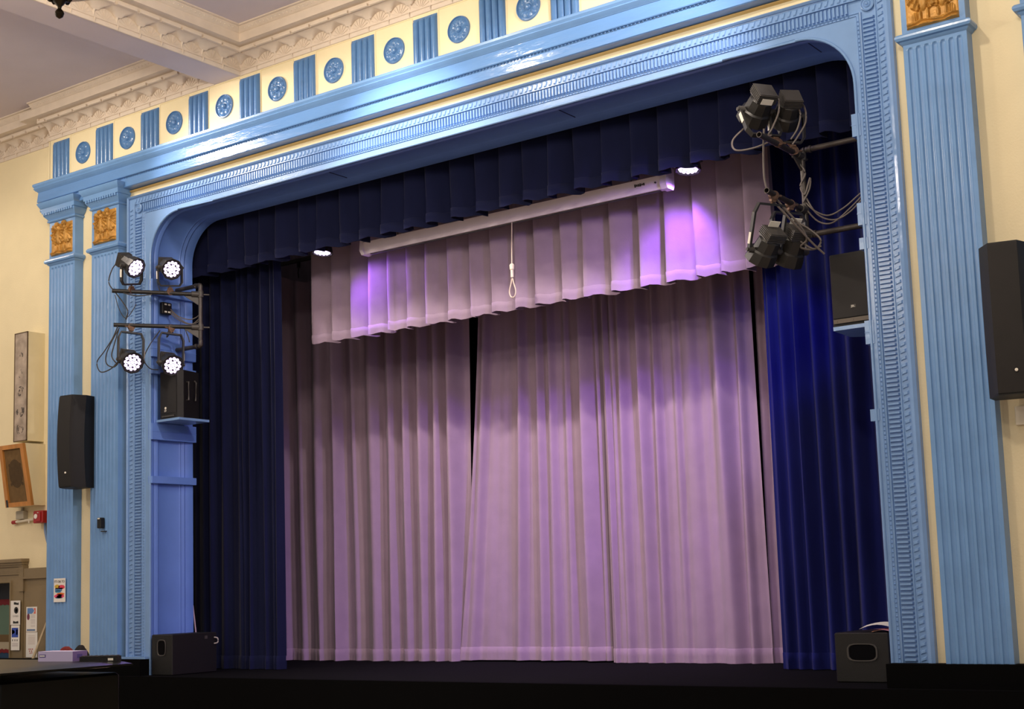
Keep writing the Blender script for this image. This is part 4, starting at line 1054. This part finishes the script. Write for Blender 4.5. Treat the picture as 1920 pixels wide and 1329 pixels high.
b = MB(); b.cbox(-13.175, -13.04, .04, WY, 2.385, 2.475, .005); b.build('box', M['greybox'], t)
b = MB(); b.cyl((-13.11,.08,2.475), (-13.11,.08,2.52), .014, 8); b.build('riser', M['greybox'], t)
t = thing('wall_pipe', (-13.1, .06, 2.36), 'short cream pipe with a red capped end on the left wall', 'pipe')
b = MB(); b.tube([(-13.20,.07,2.362),(-12.90,.07,2.375),(-12.80,.06,2.40)], .016, 10); b.tube([(-12.97,.065,2.37),(-12.965,.06,2.335)], .009, 8); b.build('tube', M['ivory'], t, smooth=True)
b = MB(); b.cyl((-13.265,.07,2.360), (-13.20,.07,2.362), .021, 12); b.build('cap', M['red'], t, smooth=40); t.children[-1]['label'] = 'dark red end cap'

# doorway with carved taupe woodwork and the painted backdrop in it
dd = thing('door_1', (-13.24, .08, 0), 'taupe door surround at the lower left edge', 'doorway'); dd['kind'] = 'structure'
b = MB(); b.box(-14.4, -13.035, .05, WY, 1.72, 1.885); b.box(-13.235, -13.04, .05, WY, 0, 1.72); b.build('architrave', M['taupe'], dd)
b = MB()
for o_, z0, z1 in ((.02, 1.885, 1.905), (.035, 1.905, 1.93), (.055, 1.93, 1.965)): b.box(-14.4, -13.04+o_*.6, .05-o_, WY, z0, z1)
b.build('cornice', M['taupe'], dd)
b = MB(); b.box(-13.10, -13.02, .035, WY, 1.62, 1.885); b.box(-13.25, -13.235, .03, WY, 0, 1.72); b.box(-14.4, -13.235, .035, .05, 1.72, 1.74); b.box(-14.4, -13.10, .035, .05, 1.80, 1.81); b.build('casing', M['taupe'], dd)
b = MB(); b.box(-13.035, -12.57, .06, WY+.01, 0, 1.765); b.box(-13.035, -12.57, .04, WY, 1.765, 1.86); b.box(-13.035, -12.57, .03, WY, 1.75, 1.768)
struct(b.build('wall_panelling', M['taupe']), 'taupe panelling beside the doorway')
mu = thing('painted_backdrop', (-13.6, .30, 1.3), 'painted backdrop with a red pelmet and a little house seen through the doorway', 'painting')
def panel(nm, c, x0, x1, z0, z1, y=.30, scal=0):
    b = MB()
    if not scal: b.box(x0, x1, y, y+.02, z0, z1)
    else:
        n = 48; pts = [(x0 + (x1-x0)*i/n, z0 - .012*abs(math.sin(i/n*math.pi*scal))) for i in range(n+1)]
        vs = [(x, y, z) for x, z in pts] + [(x, y, z1) for x, z in pts]; b.add(vs, [(i, i+1, n+2+i, n+1+i) for i in range(n)])
    return b.build(nm, flat('paint_'+nm, c, .8), mu)
X0_, X1_ = -14.28, -13.245
panel('night_band', (.03,.035,.05), X0_, X1_, 1.545, 1.78); panel('red_pelmet', (.18,.012,.02), X0_, X1_, 1.49, 1.545, .298, 14)
panel('green_sky', (.12,.20,.15), X0_, X1_, 1.16, 1.50, .302); panel('house_hill', (.16,.10,.04), X0_, X1_, 1.075, 1.16, .30)
b = MB(); b.add([(-13.46,.296,1.13),(-13.40,.296,1.19),(-13.33,.296,1.13),(-13.45,.296,1.13),(-13.45,.296,1.09),(-13.34,.296,1.09),(-13.34,.296,1.13)], [(0,1,2),(3,4,5,6)]); b.build('house', flat('paint_house', (.30,.17,.07)), mu)
panel('cream_frill', (.45,.38,.27), X0_, X1_, 1.01, 1.08, .294, 14); panel('red_frill', (.20,.01,.015), X0_, X1_, .97, 1.01, .296, 14); panel('blue_base', (.02,.06,.13), X0_, X1_, .3, .975, .30)

def poster(name, label, x0, x1, z0, z1, y, marks, words=(), group=None, tilt=0):
    t = thing(name, ((x0+x1)/2, y, z0), label, 'poster', group)
    b = MB(); b.add([(x0, y, z0), (x1, y, z0), (x1, y-tilt, z1), (x0, y-tilt, z1), (x0, y+.002, z0), (x1, y+.002, z0), (x1, y+.002-tilt, z1), (x0, y+.002-tilt, z1)], [(0,1,2,3),(4,7,6,5),(0,4,5,1),(1,5,6,2),(2,6,7,3),(3,7,4,0)]); b.build('sheet', M['white'], t)
    for nm, c, poly in marks:
        b = MB(); b.add([(x0+(x1-x0)*u, y-.0015-tilt*v, z0+(z1-z0)*v) for u, v in poly], [tuple(range(len(poly)))]); b.build(nm, flat('ink_%02x%02x%02x' % tuple(int(min(1, q)*255) for q in c), c), t)
    for s_, u, v, sz, c in words:
        text(s_, (x0+(x1-x0)*u, y-.003-tilt*v, z0+(z1-z0)*v), FRONT, sz, flat('ink_%02x%02x%02x' % tuple(int(min(1, q)*255) for q in c), c), 'lettering', t, .0003)
    return t
def ell(cx, cy, rx, ry, n=18): return [(cx+rx*math.cos(2*math.pi*i/n), cy+ry*math.sin(2*math.pi*i/n)) for i in range(n)]
def rc(a, b_, c, d): return [(a, b_), (c, b_), (c, d), (a, d)]
K = (.02,.02,.02)
poster('wall_poster', 'white poster with a rainbow coloured speech stack taped on the leftmost pilaster', -12.325, -12.135, 1.495, 1.735, -.085,
       [('painted_blob', (.75,.05,.10), ell(.68,.63,.28,.09)), ('painted_blob', (.60,.38,.03), ell(.30,.66,.22,.08)), ('painted_blob', (.08,.20,.42), rc(.12,.46,.72,.58)), ('painted_blob', (.35,.08,.12), rc(.15,.55,.8,.60)), ('painted_blob', (.05,.25,.45), ell(.38,.44,.26,.05)), ('painted_blob', (.75,.18,.03), ell(.60,.34,.34,.055)), ('painted_blob', (.80,.06,.18), ell(.48,.25,.44,.09)), ('painted_blob', (.15,.3,.55), ell(.45,.185,.32,.035)), ('painted_blob', (.85,.45,.35), ell(.5,.25,.25,.04))],
       [("IT'S OK TO", .5, .86, .034, K)], 'posters on the left')
poster('wall_poster', 'white poster with a black hooded portrait, upper one on the door surround', -13.225, -13.055, 1.27, 1.525, .028,
       [('black_ribbon', K, [(.35,.84),(.85,.82),(.85,.92),(.70,.90),(.55,.93),(.35,.94)]), ('black_portrait', K, ell(.6,.60,.22,.14)), ('face', (.7,.6,.6), ell(.62,.59,.10,.07)), ('black_ribbon', K, [(.28,.06),(.85,.06),(.82,.16),(.55,.13),(.3,.17)])], [('CLOSED', .55, .36, .026, (.3,.3,.3))], 'posters on the left')
poster('wall_poster', 'white leaflet with a blue and red picture, lower one on the door surround', -13.21, -13.06, 1.005, 1.265, .027,
       [('blue_picture', (.03,.07,.40), rc(.1,.52,.85,.90)), ('red_shape', (.6,.05,.1), rc(.62,.62,.80,.84)), ('white_shape', (.7,.75,.9), [(.12,.62),(.5,.72),(.35,.80),(.12,.84)])] + [('black_mark', K, rc(a,.36,a+.08,.44)) for a in (.18,.45,.70)] + [('text_line', (.45,.4,.42), rc(.15,z,.85,z+.015)) for z in (.28,.24,.20,.16)], [], 'posters on the left')
poster('wall_poster', 'white leaflet with a blue picture and blue footer on the taupe panelling', -12.985, -12.80, 1.195, 1.455, .055,
       [('blue_picture', (.12,.25,.55), [(.1,.72),(.55,.72),(.75,.84),(.6,.95),(.1,.95)]), ('red_corner', (.7,.15,.12), [(.68,.72),(.88,.72),(.88,.95),(.66,.93),(.8,.84)]), ('maroon_shape', (.18,.04,.08), ell(.20,.60,.13,.13)), ('blue_footer', (.09,.17,.33), rc(.08,.04,.85,.10))] + [('text_line', (.5,.45,.45), rc(.45,z,.85,z+.014)) for z in (.66,.61,.56,.48,.43,.38,.33,.25,.2)], [], 'posters on the left')
poster('wall_poster', 'cream text sheet with a red emblem at its foot on the taupe panelling', -12.985, -12.79, .93, 1.19, .055,
       [('text_line', (.55,.45,.4), rc(.2,z,.8,z+.012)) for z in (.86,.80,.76,.72,.68,.64,.60,.56,.52)] + [('red_emblem', (.45,.1,.08), rc(a,b_,a+.08,b_+.05)) for a, b_ in ((.25,.30),(.40,.30),(.55,.30),(.3,.22),(.48,.22),(.35,.14),(.5,.15))], [], 'posters on the left')
t = thing('wooden_pole', (-12.7, 0, .6), 'pale wooden pole leaning against the panelling', 'pole')
b = MB(); b.tube([(-12.84, -.12, .55), (-12.60, .03, 1.285)], [.020, .012], 10); b.build('pole', flat('pale_wood', (.52,.42,.27)), t, smooth=True)

t = thing('card_reader', (-11.55, -.09, 2.25), 'small black switch box on the second pilaster from the left', 'switch')
b = MB(); b.cbox(-11.585, -11.525, -.125, -.075, 2.21, 2.315, .005); b.build('box', M['blackpl'], t)
b = MB(); b.box(-11.572, -11.540, -.1265, -.124, 2.30, 2.312); b.build('label_strip', M['label'], t)
b = MB(); b.box(-11.545, -11.49, -.11, -.075, 2.172, 2.182); b.build('bracket', M['black'], t)
t = thing('wall_switch', (-2.55, .02, 2.46), 'white plastic plate at the right edge below the big column loudspeaker', 'switch')
b = MB(); b.cbox(-2.60, -2.50, .005, .03, 2.41, 2.53, .004); b.build('plate', M['ivory'], t)

# ------------------------------------------------------------------ chandelier (centre one shows its tip)
def chandelier(x, y, zt, label):
    t = thing('chandelier', (x, y, ZC), label, 'chandelier', 'bronze chandeliers of the hall')
    b = MB(); b.lathe([(0,.004),(.012,.022),(.035,.030),(.050,.024),(.065,.011),(.08,.014),(.11,.040),(.16,.065),(.20,.11)], (x, y, zt), (0,0,1), 16); b.build('finial', M['bronze'], t, smooth=40)
    b = MB(); b.lathe([(.20,.11),(.22,.25),(.27,.36),(.34,.42),(.335,.40),(.26,.34),(.215,.2)], (x, y, zt), (0,0,1), 28, False); b.build('bowl', flat('amber_glass', (.75,.62,.42), .4), t, smooth=60)
    b = MB()
    for k in range(8):
        a = 2*math.pi*k/8; c, s = math.cos(a), math.sin(a)
        b.tube(crom([(x+.04*c, y+.04*s, zt+.15), (x+.055*c, y+.055*s, zt+.115), (x+.075*c, y+.075*s, zt+.14), (x+.06*c, y+.06*s, zt+.18)], 4), [.008]*13, 6)
    b.build('leaf_ring', M['bronze'], t, smooth=True)
    b = MB(); b.cyl((x, y, zt+.6), (x, y, ZC), .012, 8); b.build('stem', M['bronze'], t)
    b = MB()
    for k in range(3):
        a = 2*math.pi*k/3; b.tube([(x+.41*math.cos(a), y+.41*math.sin(a), zt+.34), (x, y, zt+.8)], .006, 6)
    b.lathe([(0,.02),(.03,.09),(.05,.09)], (x, y, ZC-.05), (0,0,1), 16)
    b.build('chain', M['bronze'], t)
    return t
chandelier(CHAND[0][0], CHAND[0][1], 5.16, 'dark bronze chandelier whose finial dips in at the top left')

# ------------------------------------------------------------------ piano with things on it
t = thing('upright_piano', (-5.2, -5.65, 0), 'black lacquered piano top at the lower left corner', 'piano')
ZP = 1.262
b = MB(); b.cbox(-6.1, -4.56, -5.93, -5.39, 0, ZP-.045, .01); b.build('case', M['piano'], t)
b = MB()
vs = []
for k in range(31):
    u = k/30; x = -6.13+1.61*u; lift = -.012*max(0, (u-.9)/.1)**2; th = .03*(1-.75*max(0, (u-.9)/.1))
    for y, zz in ((-5.96, -th), (-5.96, -.004), (-5.955, 0), (-5.365, 0), (-5.36, -.004), (-5.36, -th)): vs.append((x, y, ZP+lift+zz))
b.add(vs, [(i*6+k, i*6+(k+1)%6, (i+1)*6+(k+1)%6, (i+1)*6+k) for i in range(30) for k in range(6)] + [(0,1,2,3,4,5), tuple(range(30*6+5, 30*6-1, -1))])
b.build('lid', M['piano'], t, smooth=30)
def obb(b, cx, cy, yaw, w_, d_, z0, z1):
    c, s = math.cos(yaw), math.sin(yaw)
    q = [(-w_/2,-d_/2),(w_/2,-d_/2),(w_/2,d_/2),(-w_/2,d_/2)]
    b.prism([(cx+x*c-y*s, cy+x*s+y*c) for x, y in q], 2, z0, z1)
YB_ = R(5); cb, sb = math.cos(YB_), math.sin(YB_)
def bx(x, y): return (-4.86+x*cb-y*sb, -5.44+x*sb+y*cb)
t = thing('cardboard_box', (-4.86, -5.44, ZP), 'lilac and white cardboard box lying on the piano top', 'box')
b = MB(); obb(b, -4.86, -5.44, YB_, .20, .075, ZP, ZP+.040); b.build('carton', flat('lilac_card', (.58,.52,.78)), t)
def face(nm, m_, x0, x1, z0, z1, y=-.0382):
    b = MB(); p, q = bx(x0, y), bx(x1, y); b.add([(p[0],p[1],z0),(q[0],q[1],z0),(q[0],q[1],z1),(p[0],p[1],z1)], [(0,1,2,3)]); b.build(nm, m_, t)
face('printed_logo', flat('violet_ink', (.10,.07,.30)), -.093, -.055, ZP+.016, ZP+.028); face('logo_center', M['white'], -.090, -.06, ZP+.019, ZP+.025, -.0386)
b = MB(); p, q = bx(.1003, -.037), bx(.1003, .037); b.add([(p[0],p[1],ZP+.001),(q[0],q[1],ZP+.001),(q[0],q[1],ZP+.0395),(p[0],p[1],ZP+.0395)], [(0,1,2,3)]); b.build('purple_end', flat('purple_card', (.20,.13,.38)), t)
b = MB(); p, q = bx(.1008, -.015), bx(.1008, .012); b.add([(p[0],p[1],ZP+.012),(q[0],q[1],ZP+.012),(q[0],q[1],ZP+.028),(p[0],p[1],ZP+.028)], [(0,1,2,3)]); b.build('end_mark', flat('violet_ink', (.10,.07,.30)), t)
t = thing('remote_control', (-4.66, -5.40, ZP), 'slim black handset with small buttons lying at the right end of the piano lid', 'remote control')
b = MB(); obb(b, -4.665, -5.405, R(28), .155, .045, ZP-.004, ZP+.018); b.build('body', M['blackpl'], t)
b = MB()
for k in range(7): obb(b, -4.725+.020*k, -5.437+.0106*k, R(28), .010, .030, ZP+.018, ZP+.021)
b.build('button_row', M['darkgrey'], t)
b = MB(); obb(b, -4.61, -5.398, R(28), .022, .006, ZP+.001, ZP+.010); b.build('label', M['label'], t)
def lump(name, cx, cy, rx, ry, rz, m_, label, cat, seed):
    rnd = random.Random(seed); ph = [rnd.uniform(0, 6) for _ in range(6)]
    b = MB()
    def f(u, v):
        a = 2*math.pi*u; e = v*math.pi/2
        k = 1 + .16*math.sin(3*a+ph[0]) + .10*math.sin(5*a+ph[1]+e*3) + .06*math.sin(9*a+ph[2])
        return (cx+rx*math.cos(a)*math.cos(e)*k, cy+ry*math.sin(a)*math.cos(e)*k, ZP+rz*math.sin(e)*(1+.15*math.sin(4*a+ph[3])*math.cos(e)))
    b.grid(f, 32, 8); return tag(b.build(name, m_, smooth=True), label, cat)
lump('red_cloth', -4.905, -5.385, .045, .022, .055, flat('red_fabric', (.16,.012,.010), .9), 'crumpled red cloth behind the lilac box on the piano', 'cloth', 3)
lump('black_glove', -5.00, -5.415, .035, .025, .030, M['blackpl'], 'small black bundle left of the lilac box on the piano', 'cloth', 5)
lump('dark_scarf', -4.83, -5.375, .045, .014, .060, flat('black_wool', (.012,.010,.010), .95), 'black fuzzy cloth behind the lilac box on the piano', 'cloth', 8)
